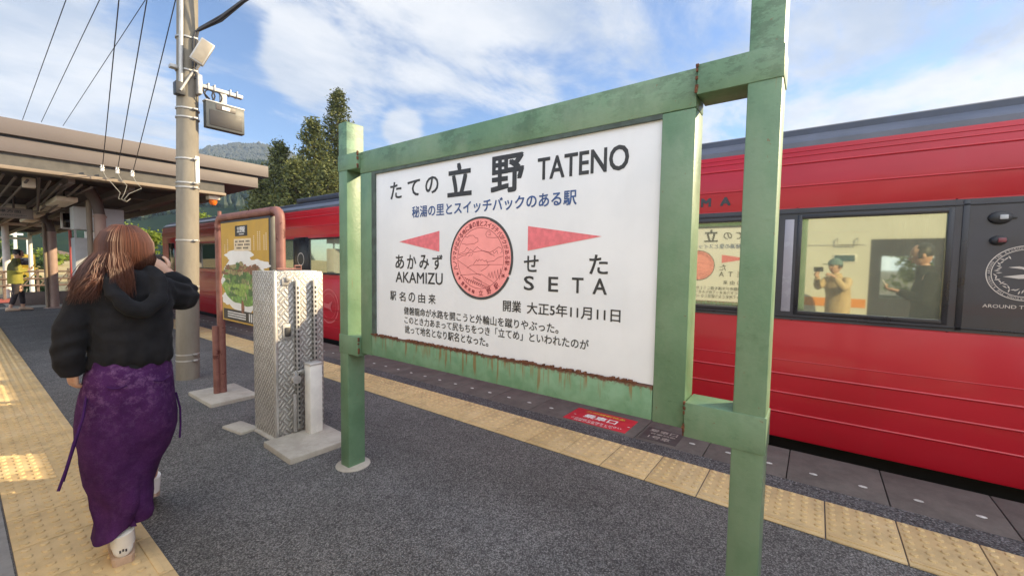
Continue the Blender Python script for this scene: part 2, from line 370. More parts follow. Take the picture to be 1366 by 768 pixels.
def fabric(name, a, b, scale, bscale=900, extra=None, rough=0.95):
    g = NT(name); n = g.noise(scale, 7, 0.68)
    c = g.mix(g.ramp(n, 0.32, 0.68), a, b)
    if extra: c = g.mix(g.ramp(g.noise(scale*3.1, 6, 0.75, g.vec(loc=(4, 2, 9))), 0.57, 0.72, 0, 0.5), c, extra)
    g.col(c); g.set(Roughness=rough, Specular_IOR_Level=0.15, Sheen_Weight=0.03)
    g.bump(g.noise(bscale, 2, 0.5), 0.25, 0.002); return g.m
M['hoodie'] = fabric('black_fleece', (0.010, 0.010, 0.012), (0.018, 0.018, 0.021), 9)
M['skirt'] = fabric('purple_washed_denim', (0.030, 0.007, 0.052), (0.062, 0.017, 0.098), 11, 700, (0.16, 0.075, 0.21))
def m_skirt():
    g = NT('purple_washed_denim'); n = g.noise(11, 7, 0.7); n2 = g.noise(30, 6, 0.75, g.vec(loc=(4, 2, 9))); n3 = g.noise(260, 2, 0.5)
    sx = g.n('ShaderNodeSeparateXYZ'); g.l(g.tc.outputs['Object'], sx.inputs[0])
    c = g.mix(g.ramp(n, 0.32, 0.68), (0.040, 0.010, 0.058), (0.068, 0.019, 0.092))
    wear = g.math('MULTIPLY', g.ramp(n2, 0.46, 0.66), g.ramp(sx.outputs[2], 0.55, 0.92, 0.12, 0.75))
    c = g.mix(wear, c, (0.175, 0.088, 0.20)); c = g.mix(g.ramp(n3, 0.4, 0.7, 0, .35), c, (0.02, 0.005, 0.035))
    g.col(c); g.set(Roughness=0.95, Specular_IOR_Level=0.15); g.bump(n3, 0.35, 0.002); return g.m
M['skirt'] = m_skirt()
M['skirt_dark'] = fabric('purple_seam', (0.030, 0.008, 0.055), (0.05, 0.012, 0.08), 12)
def m_hair(name, a, b):
    g = NT(name); n = g.noise(18, 4, 0.6, g.vec((1, 1, 0.25))); gi = g.n('ShaderNodeNewGeometry')
    g.col(g.mix(g.math('ADD', g.math('MULTIPLY', g.ramp(n, 0.3, 0.7), .45), g.math('MULTIPLY', gi.outputs['Random Per Island'], .55)), a, b)); g.set(Roughness=0.5, Specular_IOR_Level=0.4); return g.m
M['hair'] = m_hair('auburn_hair', (0.035, 0.014, 0.010), (0.125, 0.046, 0.028))
M['hair_black'] = m_hair('black_hair', (0.010, 0.009, 0.009), (0.02, 0.018, 0.017))
def m_skin():
    g = NT('skin'); n = g.noise(30, 4, 0.6); g.col(g.mix(g.ramp(n, 0.3, 0.7), (0.50, 0.29, 0.20), (0.58, 0.35, 0.25)))
    g.set(Roughness=0.5, Subsurface_Weight=0.08); return g.m
M['skin'] = m_skin()
M['eye'] = plain('eye_white', (0.75, 0.73, 0.70), 0.2, var=0.02)
M['iris'] = plain('iris_dark', (0.02, 0.013, 0.01), 0.2, var=0.1)
M['lip'] = plain('lips', (0.42, 0.14, 0.12), 0.45, var=0.05)
M['shoe_white'] = plain('shoe_leather', (0.70, 0.68, 0.64), 0.5, var=0.06, scale=20)
M['sole'] = plain('shoe_sole', (0.50, 0.36, 0.26), 0.7, var=0.1, scale=20)
M['phone'] = plain('phone_black', (0.015, 0.015, 0.017), 0.25, var=0.05)
M['phone_white'] = plain('phone_white', (0.75, 0.75, 0.75), 0.3, var=0.05)
M['jacket_yellow'] = fabric('yellow_green_jacket', (0.22, 0.21, 0.045), (0.28, 0.26, 0.06), 8)
M['jacket_olive'] = fabric('olive_panel', (0.085, 0.085, 0.04), (0.11, 0.11, 0.05), 8)
M['trousers'] = fabric('dark_trousers', (0.035, 0.030, 0.036), (0.055, 0.047, 0.05), 8)
M['coat_tan'] = fabric('tan_coat', (0.45, 0.33, 0.19), (0.52, 0.39, 0.23), 8)
M['teal'] = fabric('teal_cap', (0.10, 0.17, 0.18), (0.14, 0.22, 0.22), 8)
M['jacket_black'] = fabric('black_jacket', (0.012, 0.014, 0.014), (0.02, 0.024, 0.024), 8)
M['cream_car'] = plain('railcar_cream', (0.60, 0.61, 0.56), 0.35, var=0.04, scale=2, coat=0.3)
M['orange_band'] = plain('railcar_orange', (0.70, 0.25, 0.03), 0.4, var=0.05)
M['led_blue'] = plain('led_panel', (0.03, 0.09, 0.12), 0.3, var=0.2, scale=30)

def m_leaf(name, a, b, rough=0.6, trans=0.25):
    g = NT(name)
    gi = g.n('ShaderNodeNewGeometry')
    n = g.noise(0.7, 3, 0.6)
    f = g.math('ADD', g.math('MULTIPLY', gi.outputs['Random Per Island'], 0.6), g.math('MULTIPLY', g.ramp(n, 0.3, 0.7), 0.4))
    c = g.mix(f, a, b); g.col(c); g.set(Roughness=rough, Specular_IOR_Level=0.25)
    tl = g.n('ShaderNodeBsdfTranslucent'); g.l(c, tl.inputs[0])
    ms = g.n('ShaderNodeMixShader'); ms.inputs[0].default_value = trans
    g.l(g.b.outputs[0], ms.inputs[1]); g.l(tl.outputs[0], ms.inputs[2]); g.l(ms.outputs[0], g.o.inputs[0]); return g.m
M['cedar'] = m_leaf('cedar_needles', (0.024, 0.045, 0.016), (0.19, 0.195, 0.06))
M['leaf_lime'] = m_leaf('lime_leaves', (0.13, 0.19, 0.025), (0.26, 0.32, 0.05), trans=0.4)
M['leaf_dark'] = m_leaf('dark_leaves', (0.02, 0.045, 0.015), (0.05, 0.085, 0.025))
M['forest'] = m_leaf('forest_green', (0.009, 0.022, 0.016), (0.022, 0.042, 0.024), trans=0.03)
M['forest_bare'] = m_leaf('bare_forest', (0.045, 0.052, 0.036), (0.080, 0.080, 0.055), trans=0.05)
M['bark'] = plain('bark', (0.10, 0.065, 0.045), 0.95, var=0.35, scale=14, bump=0.6, bscale=30)
def m_ground():
    g = NT('ground_gravel')
    v = g.voro(14, 'F1', 0); n = g.noise(0.25, 6, 0.6)
    c = g.mix(v, (0.10, 0.085, 0.07), (0.24, 0.21, 0.18)); c = g.mix(g.ramp(n, 0.45, 0.6), c, (0.10, 0.11, 0.04))
    g.col(c); g.set(Roughness=0.95); return g.m
M['ground'] = m_ground()
def m_field():
    g = NT('dry_grass')
    n = g.noise(0.5, 8, 0.7); n2 = g.noise(6, 6, 0.7)
    c = g.mix(g.ramp(n, 0.35, 0.65), (0.34, 0.26, 0.12), (0.20, 0.17, 0.07)); c = g.mix(g.ramp(n2, 0.4, 0.7), c, (0.46, 0.38, 0.22))
    g.col(c); g.set(Roughness=0.95); return g.m
M['field'] = m_field()
def m_hill():
    g = NT('hill_forest_floor')
    n = g.noise(0.05, 8, 0.75); c = g.mix(g.ramp(n, 0.3, 0.7), (0.010, 0.022, 0.016), (0.022, 0.038, 0.022))
    g.col(c); g.set(Roughness=1.0, Specular_IOR_Level=0.0); return g.m
M['hill'] = m_hill()
M['ballast'] = M['ground']

# ------------------------------------------------------------------ mesh building
def WLOC(o):
    return Vector(o['_w']) if o is not None and '_w' in o else Vector((0, 0, 0))
class MB:
    def __init__(s): s.bm = bmesh.new(); s.mi = 0
    def box(s, x0, x1, y0, y1, z0, z1, bev=0.0, rz=0.0, seg=2):
        b = bmesh.new(); bmesh.ops.create_cube(b, size=1)
        cx, cy, cz = (x0+x1)/2, (y0+y1)/2, (z0+z1)/2
        bmesh.ops.scale(b, vec=(abs(x1-x0), abs(y1-y0), abs(z1-z0)), verts=b.verts)
        if bev: bmesh.ops.bevel(b, geom=list(b.edges), offset=bev, segments=seg, profile=0.5, affect='EDGES')
        if rz: bmesh.ops.rotate(b, matrix=Matrix.Rotation(rz, 3, 'Z'), verts=b.verts)
        bmesh.ops.translate(b, vec=(cx, cy, cz), verts=b.verts); s.add(b); return s
    def add(s, b):
        mp = [s.bm.verts.new(v.co) for v in b.verts]; b.verts.index_update()
        for f in b.faces:
            try:
                nf = s.bm.faces.new([mp[v.index] for v in f.verts]); nf.material_index = s.mi
            except ValueError: pass
        b.free()
    def add_mesh(s, me, mtx=None):
        b = bmesh.new(); b.from_mesh(me)
        if mtx is not None: bmesh.ops.transform(b, matrix=mtx, verts=b.verts)
        s.add(b)
    def obox(s, c, ax, ay, az_, bev=0.0):     # oriented box: centre and three half-axis vectors
        b = bmesh.new(); bmesh.ops.create_cube(b, size=2)
        if bev:
            sx, sy, sz = ax.length, ay.length, az_.length
            bmesh.ops.scale(b, vec=(sx, sy, sz), verts=b.verts); bmesh.ops.bevel(b, geom=list(b.edges), offset=bev, segments=2, profile=0.5, affect='EDGES')
            bmesh.ops.scale(b, vec=(1/sx, 1/sy, 1/sz), verts=b.verts)
        m = Matrix((ax, ay, az_)).transposed().to_4x4(); m.translation = c
        bmesh.ops.transform(b, matrix=m, verts=b.verts); s.add(b); return s
    def tube(s, pts, r, seg=8, caps=True):
        pts = [Vector(p) for p in pts]; n = len(pts); rings = []
        up = Vector((0, 0, 1)); prev = None
        for i, p in enumerate(pts):
            t = (pts[min(i+1, n-1)]-pts[max(i-1, 0)]).normalized()
            if prev is None:
                a = t.cross(up if abs(t.z) < 0.95 else Vector((1, 0, 0))).normalized()
            else:
                a = (prev - t*prev.dot(t)); a = a.normalized() if a.length > 1e-6 else t.orthogonal().normalized()
            prev = a; b = t.cross(a)
            ri = r[i] if isinstance(r, (list, tuple)) else r
            rings.append([p + ri*(math.cos(2*math.pi*k/seg)*a + math.sin(2*math.pi*k/seg)*b) for k in range(seg)])
        s.loft(rings, caps); return s
    def loft(s, rings, caps=True, closed=True):
        V = [[s.bm.verts.new(p) for p in rg] for rg in rings]; k = len(V[0])
        for i in range(len(V)-1):
            for j in range(k if closed else k-1):
                f = s.bm.faces.new((V[i][j], V[i][(j+1) % k], V[i+1][(j+1) % k], V[i+1][j])); f.material_index = s.mi
        if caps and closed:
            for rg in (list(reversed(V[0])), V[-1]):
                try: s.bm.faces.new(rg).material_index = s.mi
                except ValueError: pass
        return s
    def cyl(s, p0, p1, r0, r1=None, seg=16): return s.tube([p0, p1], [r0, r0 if r1 is None else r1], seg)
    def lathe(s, prof, c, seg=24):
        s.loft([[Vector((c[0]+r*math.cos(2*math.pi*k/seg), c[1]+r*math.sin(2*math.pi*k/seg), c[2]+z)) for k in range(seg)] for r, z in prof]); return s
    def ell(s, c, r, seg=16, rot=None):
        b = bmesh.new(); bmesh.ops.create_uvsphere(b, u_segments=seg, v_segments=max(6, seg*2//3), radius=1)
        m = Matrix.Diagonal((*r, 1))
        if rot is not None: m = rot.to_4x4() @ m
        m = Matrix.Translation(c) @ m
        bmesh.ops.transform(b, matrix=m, verts=b.verts); s.add(b); return s
    def face(s, pts):
        f = s.bm.faces.new([s.bm.verts.new(p) for p in pts]); f.material_index = s.mi; return s
    def prism(s, pts, d):
        d = Vector(d); a = [Vector(p) for p in pts]; s.loft([a, [p+d for p in a]]); return s
    def extrude_y(s, prof, y0, y1):   # profile of (x, z)
        s.loft([[Vector((x, y0, z)) for x, z in prof], [Vector((x, y1, z)) for x, z in prof]]); return s
    def build(s, name, mats, parent=None, loc=None, smooth=40, fix=True):
        if not isinstance(mats, (list, tuple)): mats = [mats]
        if fix: bmesh.ops.recalc_face_normals(s.bm, faces=s.bm.faces)
        w = WLOC(parent) if parent is not None else Vector(loc or (0, 0, 0))
        if w.length: bmesh.ops.translate(s.bm, vec=-w, verts=s.bm.verts)
        me = bpy.data.meshes.new(name); s.bm.to_mesh(me); s.bm.free()
        for m in mats: me.materials.append(m)
        if smooth:
            me.polygons.foreach_set('use_smooth', [True]*len(me.polygons)); me.set_sharp_from_angle(angle=R(smooth))
        o = bpy.data.objects.new(name, me); COL.objects.link(o)
        if parent is not None: o.parent = parent
        else: o.location = w
        o['_w'] = tuple(w); return o
def tag(o, label, cat, group=None):
    o['label'] = label; o['category'] = cat
    if group: o['group'] = group
    return o
def thing(name, loc, label, cat, group=None):
    o = bpy.data.objects.new(name, None); COL.objects.link(o); o.location = loc; o['_w'] = tuple(loc); o.empty_display_size = 0.2
    return tag(o, label, cat, group)
def struct(o, kind='structure'): o['kind'] = kind; return o
def copy_thing(o, loc, label, group=None):
    def cp(a, par):
        c = a.copy(); COL.objects.link(c)
        if par is not None: c.parent = par
        for k in list(a.children): cp(k, c)
        return c
    kids = list(o.children); r = o.copy(); COL.objects.link(r); r.location = loc; r['_w'] = tuple(loc); r['label'] = label
    if group: r['group'] = group
    for k in kids: cp(k, r)
    return r

DG = bpy.context.evaluated_depsgraph_get
def eval_mesh(o):
    bpy.context.view_layer.update()
    me = bpy.data.meshes.new_from_object(o.evaluated_get(DG())); bpy.data.objects.remove(o); return me
_tc = {}
def glyphs(s, bold=0.0, spacing=1.0, font_shear=0.0):
    key = (s, bold, spacing)
    if key in _tc: return _tc[key]
    cu = bpy.data.curves.new('lettering', 'FONT'); cu.body = s; cu.size = 1; cu.offset = bold; cu.space_character = spacing
    cu.resolution_u = 3
    o = bpy.data.objects.new('lettering', cu); COL.objects.link(o)
    me = eval_mesh(o); vs_ = [v.co.copy() for v in me.vertices]; fs = [tuple(p.vertices) for p in me.polygons]
    x0 = min(v.x for v in vs_); x1 = max(v.x for v in vs_); y0 = min(v.y for v in vs_); y1 = max(v.y for v in vs_)
    r = ([((v.x-x0)/(x1-x0), (v.y-y0)/(y1-y0)) for v in vs_], fs, (x1-x0)/(y1-y0)); bpy.data.meshes.remove(me); _tc[key] = r; return r
def text_on(mb, s, o, u, v, w, h, bold=0.0, spacing=1.0):   # writes s in the rectangle at o spanned by u*w, v*h
    P, F, _ = glyphs(s, 0, spacing); o = Vector(o); u = Vector(u); v = Vector(v); nrm = u.cross(v)
    e = bold*h*.55
    if '.' in repr(bold) and bold: o = o + u*e + v*e; w -= 2*e; h -= 2*e
    offs = [(0, 0)] if not bold else [(-e, -e), (e, -e), (e, e), (-e, e), (0, 0)]
    for k, (dx, dy) in enumerate(offs):       # heavier strokes: copies a hair's breadth apart
        q = o + u*dx + v*dy + nrm*(k*.00012)
        V = [mb.bm.verts.new(q + u*(a*w) + v*(b*h)) for a, b in P]
        for f in F:
            try: mb.bm.faces.new([V[i] for i in f]).material_index = mb.mi
            except ValueError: pass

def skin(V, E, rad, sub=2, root=0):
    me = bpy.data.meshes.new('sk'); me.from_pydata([tuple(v) for v in V], E, []); o = bpy.data.objects.new('sk', me); COL.objects.link(o)
    md = o.modifiers.new('s', 'SKIN'); md.use_smooth_shade = True
    for i, d in enumerate(me.skin_vertices[0].data):
        r = rad[i]; d.radius = (r, r) if isinstance(r, (int, float)) else r; d.use_root = (i == root)
    sb = o.modifiers.new('b', 'SUBSURF'); sb.levels = sub; sb.render_levels = sub
    return eval_mesh(o)
def chain(V, rad, sub=2): return skin(V, [(i, i+1) for i in range(len(V)-1)], rad, sub)
def remesh(me, vox=0.012, smooth=6):
    o = bpy.data.objects.new('rm', me); COL.objects.link(o)
    md = o.modifiers.new('r', 'REMESH'); md.mode = 'VOXEL'; md.voxel_size = vox
    sm = o.modifiers.new('s', 'SMOOTH'); sm.factor = 0.5; sm.iterations = smooth
    return eval_mesh(o)
def bm_to_mesh(mb):
    bmesh.ops.recalc_face_normals(mb.bm, faces=mb.bm.faces)
    me = bpy.data.meshes.new('t'); mb.bm.to_mesh(me); mb.bm.free(); return me

rnd = random.Random(7)

# ================================================================== SETTING
b = MB(); b.face([(-3000, -3000, -1.15), (3000, -3000, -1.15), (3000, 3000, -1.15), (-3000, 3000, -1.15)])
struct(b.build('ground', M['ground'], smooth=0))
PY0, PY1 = -24.0, 24.0
b = MB(); b.box(-0.62, 3.215, PY0, PY1, -1.2, 0.0); struct(b.build('platform', M['asphalt'], smooth=0))
b = MB(); b.face([(-0.60, PY0, .003), (0.12, PY0, .003), (0.12, PY1, .003), (-0.60, PY1, .003)]); struct(b.build('concrete_margin', M['concrete_grey'], smooth=0))
b = MB(); b.face([(3.036, PY0, .003), (3.215, PY0, .003), (3.215, PY1, .003), (3.036, PY1, .003)]); struct(b.build('edge_asphalt', M['asphalt_edge'], smooth=0))
# coping slabs along the right-hand edge, 4 mm joints
b = MB(); y = 0.102-0.512*40
while y < PY1-0.6:
    b.box(3.217, 3.76, y+.003, y+.509, -0.25, 0.004 + rnd.uniform(-.001, .001), bev=0.004); y += 0.512
b.mi = 1; b.box(3.216, 3.74, PY0, PY1, -1.2, -0.02)
struct(b.build('platform_edge', [M['slab'], M['under']], smooth=30))
b = MB(); y = 0.213-0.256*20
while y < 22:
    b.ell((3.40, y, .005), (.014, .024, .003), 10); y += 0.256
struct(b.build('edge_markings', M['dot']))

def dome(b, x, y, z, r=.0175, h=.008):
    k = 8; prof = [(r, 0), (r*.86, h*.75), (r*.62, h)]
    rings = [[Vector((x+a*math.cos(2*math.pi*i/k), y+a*math.sin(2*math.pi*i/k), z+hh)) for i in range(k)] for a, hh in prof]
    b.loft(rings, caps=False); b.face(rings[-1])
def strip(name, x0, x1, phase, pitch, line_x, y0, y1, dense1, dots_x):
    b = MB(); n0 = math.floor((y0-phase)/pitch); y = phase + n0*pitch
    while y < y1:
        z = .009 + rnd.uniform(-.0008, .0008)
        b.box(x0, x1, y+.003, y+pitch-.003, -.02, z, bev=.0025)
        b.box(line_x-.012, line_x+.012, y+.012, y+pitch-.012, z-.001, z+.005, bev=.002)
        if y < dense1:
            for i in range(5):
                for dx in dots_x: dome(b, dx, y+pitch*(i+.5)/5, z-.0005)
        y += pitch
    b.mi = 1; b.face([(x0-.004, y0, .0025), (x1+.004, y0, .0025), (x1+.004, y1, .0025), (x0-.004, y1, .0025)])
    return struct(b.build(name, [M['tactile'], M['slab']], smooth=30))
strip('tactile_strip_by_train', 2.614, 3.032, 0.2135, 0.312, 2.655, -4, 23, 9, [2.715+.058*i for i in range(6)])
strip('tactile_strip_by_platform_side', 0.128, 0.545, 2.96, 0.36, 0.505, -4, 23, 15, [0.165+.058*i for i in range(6)])
# far end of the platform: red paving and pale cross strip
b = MB(); b.face([(-.6, 19.5, .006), (2.5, 19.5, .006), (2.5, 21.6, .006), (-.6, 21.6, .006)]); struct(b.build('red_paving', M['red_paving'], smooth=0))
b = MB(); b.face([(-.6, 17.3, .006), (2.4, 17.3, .006), (2.4, 17.9, .006), (-.6, 17.9, .006)])
b.face([(0.9, 18.1, .006), (2.4, 18.1, .006), (2.4, 19.3, .006), (0.9, 19.3, .006)]); struct(b.build('cross_paving', M['concrete'], smooth=0))
# rails under the train
for k, x in enumerate((4.55, 5.7)):
    b = MB(); b.box(x-.035, x+.035, -40, 40, -1.12, -1.0); struct(b.build('rail' if k == 0 else 'rail', M['steel_wheel']))

# hills: one polar terrain sheet
def ridge(a_deg):
    v = 8.6 + 3.6/(1+math.exp(-(a_deg-14.5)*.7)) + 1.7*math.exp(-((a_deg-37)/8)**2) + .25*math.sin(a_deg*.9+1)
    if a_deg > 46: v -= (a_deg-46)*.16
    return max(4.0, v)
def far_ridge(a_deg):
    v = 8.5 + 3.4/(1+math.exp(-(a_deg-14.5)*.9)) + 1.8*math.exp(-((a_deg-22.5)/5.0)**2) + .1*math.sin(a_deg*1.1)
    if a_deg > 40: v -= (a_deg-40)*.2
    return max(4.0, v)
def sheet(name, mat, r0, r1, zf, a0=-25, a1=110, na=150, nr=26, bumpf=0.0):
    b = MB(); V = []
    for j in range(nr+1):
        rr_ = r0 + (r1-r0)*j/nr; row = []
        for i in range(na+1):
            a = a0 + (a1-a0)*i/na
            x, y = rr_*math.sin(R(a)), rr_*math.cos(R(a))
            z = zf(a, j/nr, rr_) + bumpf*noise.noise(Vector((x*.03, y*.03, 0)))*(j/nr)
            row.append(b.bm.verts.new((x, y, z)))
        V.append(row)
    for j in range(nr):
        for i in range(na): b.bm.faces.new((V[j][i], V[j][i+1], V[j+1][i+1], V[j+1][i]))
    return struct(b.build(name, mat, smooth=60))
def near_z(a, t, r_):
    top = math.tan(R(ridge(a)))*340 + 1.38 - 7
    return -1.5 + (top+1.5)*(t**1.25)
def far_z(a, t, r_):
    top = math.tan(R(far_ridge(a)))*900 + 1.38 - 8
    return (top)*(0.35+.65*t)
sheet('near_hill', M['hill'], 95, 340, near_z, bumpf=9)
sheet('far_hill', M['hill'], 560, 900, far_z, bumpf=7)
def field_z(a, t, r_):
    return -1.1 + 2.6*max(0, min(1, (t-.02)/.5)) + .1*math.sin(a*.8)
sheet('dry_field', M['field'], 27, 98, field_z, -25, 24, 60, 20, bumpf=.6)

def forest(name, mat, n, r0, r1, zf, a0, a1, h0, h1, seed, bumpf, rs):
    rg = random.Random(seed); b = MB(); bm = b.bm
    for _ in range(n):
        a = rg.uniform(a0, a1); t = math.sqrt(rg.random()); r_ = r0+(r1-r0)*t
        t = (r_-rs)/(r1-rs); x, y = r_*math.sin(R(a)), r_*math.cos(R(a)); z = zf(a, t, r_) + bumpf*noise.noise(Vector((x*.03, y*.03, 0)))*t - .4
        h = rg.uniform(h0, h1); w = h*rg.uniform(.2, .3)*(2.6 if seed == 5 else 1); k = 6; ph = rg.random()*6
        prev = None
        prof = [(w*.6, 0), (w, h*.3), (w*.55, h*.7), (w*.08, h)]
        for rad, zz in prof:
            ring = [bm.verts.new((x+rad*rg.uniform(.75, 1.25)*math.cos(ph+i*2*math.pi/k), y+rad*rg.uniform(.75, 1.25)*math.sin(ph+i*2*math.pi/k), z+zz)) for i in range(k)]
            if prev:
                for i in range(k): bm.faces.new((prev[i], prev[(i+1) % k], ring[(i+1) % k], ring[i]))
            prev = ring
    return struct(b.build(name, mat, smooth=0, fix=False), 'stuff')
forest('hillside_forest', M['forest'], 15000, 185, 340, near_z, -4, 50, 3.2, 6.2, 3, 9, 95)
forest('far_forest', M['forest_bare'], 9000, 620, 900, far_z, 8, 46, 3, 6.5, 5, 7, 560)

# pale air between the platform and the hills
b = MB(); b.box(-420, 760, -60, 960, -2.2, 240); hz = b.build('haze', [], smooth=0); hz['kind'] = 'stuff'
hm = bpy.data.materials.new('haze_air'); hm.use_nodes = True; ht = hm.node_tree; ht.nodes.clear()
pv = ht.nodes.new('ShaderNodeVolumePrincipled'); pv.inputs['Color'].default_value = (0.50, 0.66, 0.92, 1); pv.inputs['Density'].default_value = 0.00036; pv.inputs['Anisotropy'].default_value = 0.0
ho_ = ht.nodes.new('ShaderNodeOutputMaterial'); ht.links.new(pv.outputs[0], ho_.inputs['Volume']); hz.data.materials.append(hm)

# ================================================================== TREES
def leaf_cluster(b, c, size, n, rg, flat=0.5, lw=0.5):
    for _ in range(n):
        d = Vector((rg.gauss(0, 1), rg.gauss(0, 1), rg.gauss(0, 1)*flat)); d = d.normalized()*size*rg.random()**.5 if d.length else d
        p = Vector(c)+d
        a = Vector((rg.gauss(0, 1), rg.gauss(0, 1), rg.gauss(0, .7))).normalized(); q = a.orthogonal().normalized()
        q = Matrix.Rotation(rg.uniform(0, 6.28), 3, a) @ q
        s = size*rg.uniform(.16, .34); w = s*lw
        b.face([p-a*s, p+q*w, p+a*s, p-q*w])
def cedar(loc, h, wbase, label, seed):
    rg = random.Random(seed); t = thing('cedar_tree', loc, label, 'tree', 'cedar trees behind the train'); x, y, z = loc
    b = MB(); b.tube([(x, y, z), (x+.05, y, z+h*.5), (x, y+.05, z+h*.97)], [h*.022, h*.014, .02], 8)
    c = MB(); nb = int(h*17)
    for i in range(nb):
        f = (i+rg.random())/nb; f = .12+.88*f
        zz = z+h*f; rad = wbase*1.3*(1-f)**.72*rg.uniform(.72, 1.12)+.14
        ph = i*2.399+rg.uniform(-.4, .4)
        end = Vector((x+rad*math.cos(ph), y+rad*math.sin(ph), zz-rad*.18+rg.uniform(-.1, .2)))
        b.tube([(x, y, zz-.1), (x+(end.x-x)*.5, y+(end.y-y)*.5, zz+.05), end], [.035*(1.1-f)+.008, .02*(1.1-f)+.006, .005], 4)
        st = max(2, int(rad*2.6))
        for k in range(st):
            u = .35+.7*(k+rg.random()*.6)/st
            p = Vector((x, y, zz)).lerp(end, u); p.z += rg.uniform(-.05, .25)
            leaf_cluster(c, p, .34+.24*(1-f)+.14*rg.random(), 24, rg, .8, .42)
    leaf_cluster(c, (x, y, z+h*.985), .18, 14, rg, 1.6, .4)
    b.build('trunk', M['bark'], t); c.build('crown', M['cedar'], t, smooth=0, fix=False); return t
def polar(a, d, z=-1.1): return (d*math.sin(R(a)), d*math.cos(R(a)), z)
cedar(polar(31.0, 32), 14.2, 2.5, 'tallest cedar, just left of the thin green sign post', 1)
cedar(polar(28.2, 30), 11.4, 2.3, 'second tallest cedar, leaning against the left side of the tallest one', 2)
cedar(polar(24.6, 31), 10.0, 2.2, 'dark cedar at the left end of the row behind the train roof', 3)
cedar(polar(26.2, 27.5), 8.2, 2.2, 'low bushy cedar in front of the gap between the taller cedars', 4)
cedar(polar(22.6, 34), 8.2, 1.9, 'shortest cedar, leftmost, beside the end of the platform roof', 5)
cedar(polar(29.8, 27), 8.0, 2.2, 'lower cedar right above the roof of the red train', 6)

def lime_tree(loc, h, w, label, seed):
    rg = random.Random(seed); t = thing('broadleaf_tree', loc, label, 'tree', 'lime green trees beyond the train'); x, y, z = loc
    b = MB(); b.tube([(x, y, z), (x+.1, y, z+h*.35), (x, y, z+h*.6)], [.14, .10, .06], 8); c = MB()
    for i in range(26):
        ph = rg.uniform(0, 6.28); f = rg.uniform(.40, 1.0); rad = w*rg.uniform(.55, 1.0)*(1.25-f*.55)
        s0 = Vector((x, y, z+h*(f-.22))); e = Vector((x+rad*math.cos(ph), y+rad*math.sin(ph), z+h*f+rg.uniform(-.1, .3)))
        mid = s0.lerp(e, .5)+Vector((0, 0, .25)); b.tube([s0, mid, e], [.035, .02, .006], 5)
        for k in range(9):
            u = .25+.78*k/9; p = s0.lerp(mid, u*2) if u < .5 else mid.lerp(e, min(1.05, (u-.5)*2))
            leaf_cluster(c, p+Vector((rg.uniform(-.15, .15), rg.uniform(-.15, .15), rg.uniform(-.05, .1))), .30, 16, rg, .35, .5)
    b.build('trunk', M['bark'], t); c.build('crown', M['leaf_lime'], t, smooth=0, fix=False); return t
lime_tree((7.2, 21.0, -1.1), 4.5, 1.9, 'lime green tree spreading over the roof of the red train beside the concrete pole', 11)
lime_tree((4.6, 21.5, -1.1), 3.6, 1.3, 'smaller lime green tree at the front end of the red train', 12)

# ================================================================== STATION SIGN
SX = 1.53
sg = thing('station_sign', (1.59, 1.33, 0), 'large white station name board in a weathered green steel frame on two posts', 'sign')
b = MB()
b.box(1.545, 1.655, .36, 2.33, 1.932, 2.065, bev=.005)
b.box(1.5455, 1.6545, .36, .475, .80, 1.931, bev=.005)
b.box(1.5455, 1.6545, 2.215, 2.33, .80, 1.931, bev=.005)
b.build('frame', M['green'], sg)
b = MB(); b.box(1.5462, 1.654, .476, 2.214, .803, .932, bev=.004); b.build('lower_rail', M['green_rail'], sg)
b = MB(); b.box(1.56, 1.64, .474, 2.185, .934, 1.931); bd = b.build('board', M['board'], sg)
b = MB()      # dark strips for the frame's recess wall, along left and top only
for xs in ((1.548, 1.5605), (1.6395, 1.652)):
    b.box(xs[0], xs[1], 2.184, 2.216, .934, 1.931); b.box(xs[0], xs[1], .474, 2.184, 1.915, 1.9325)
b.build('recess_lip', M['lip_dark'], sg)
b = MB(); rg = random.Random(4); y = .478
while y < 2.21:               # flaking rust line under the board
    w = rg.uniform(.005, .02); h = rg.uniform(.001, .010)
    if noise.noise(Vector((y*9, 0, 3))) < -.28: y += w; continue
    b.box(1.5455-.002*rg.random(), 1.560, y, y+w, .9315, .933+h, bev=.001); y += w*.9
b.build('rust_crust', M['rust'], sg)
for i, (y0, y1) in enumerate(((2.452, 2.545), (.11, .205))):
    b = MB(); b.box(SX, 1.655, y0, y1, -.02, 2.275 if i == 0 else 2.34, bev=.005); p = b.build('post', M['green'], sg)
    b = MB(); b.lathe([(.0, .012), (.10, .012), (.112, .004), (.115, -.02)], (1.592, (y0+y1)/2, 0), 28); b.build('footing', M['concrete'], p)
for i, (y0, y1) in enumerate(((2.3335, 2.549), (.1065, .3565))):
    for z0, z1 in ((1.966, 2.066), (.780, .903)):
        b = MB(); b.box(1.5265, 1.6575, y0, y1, z0, z1, bev=.003)
        br = b.build('bracket', M['green'], sg)
        yj = y0-.001 if i == 0 else y1+.001
        b = MB(); rg = random.Random(int(z0*100)+i)
        for _ in range(9):
            zz = rg.uniform(z0, z1); b.box(1.5255-.002*rg.random(), 1.535, yj-.002-.004*rg.random(), yj+.002+.004*rg.random(), zz-.005, zz+.006, bev=.001)
        b.build('rust_crust', M['rust'], br)

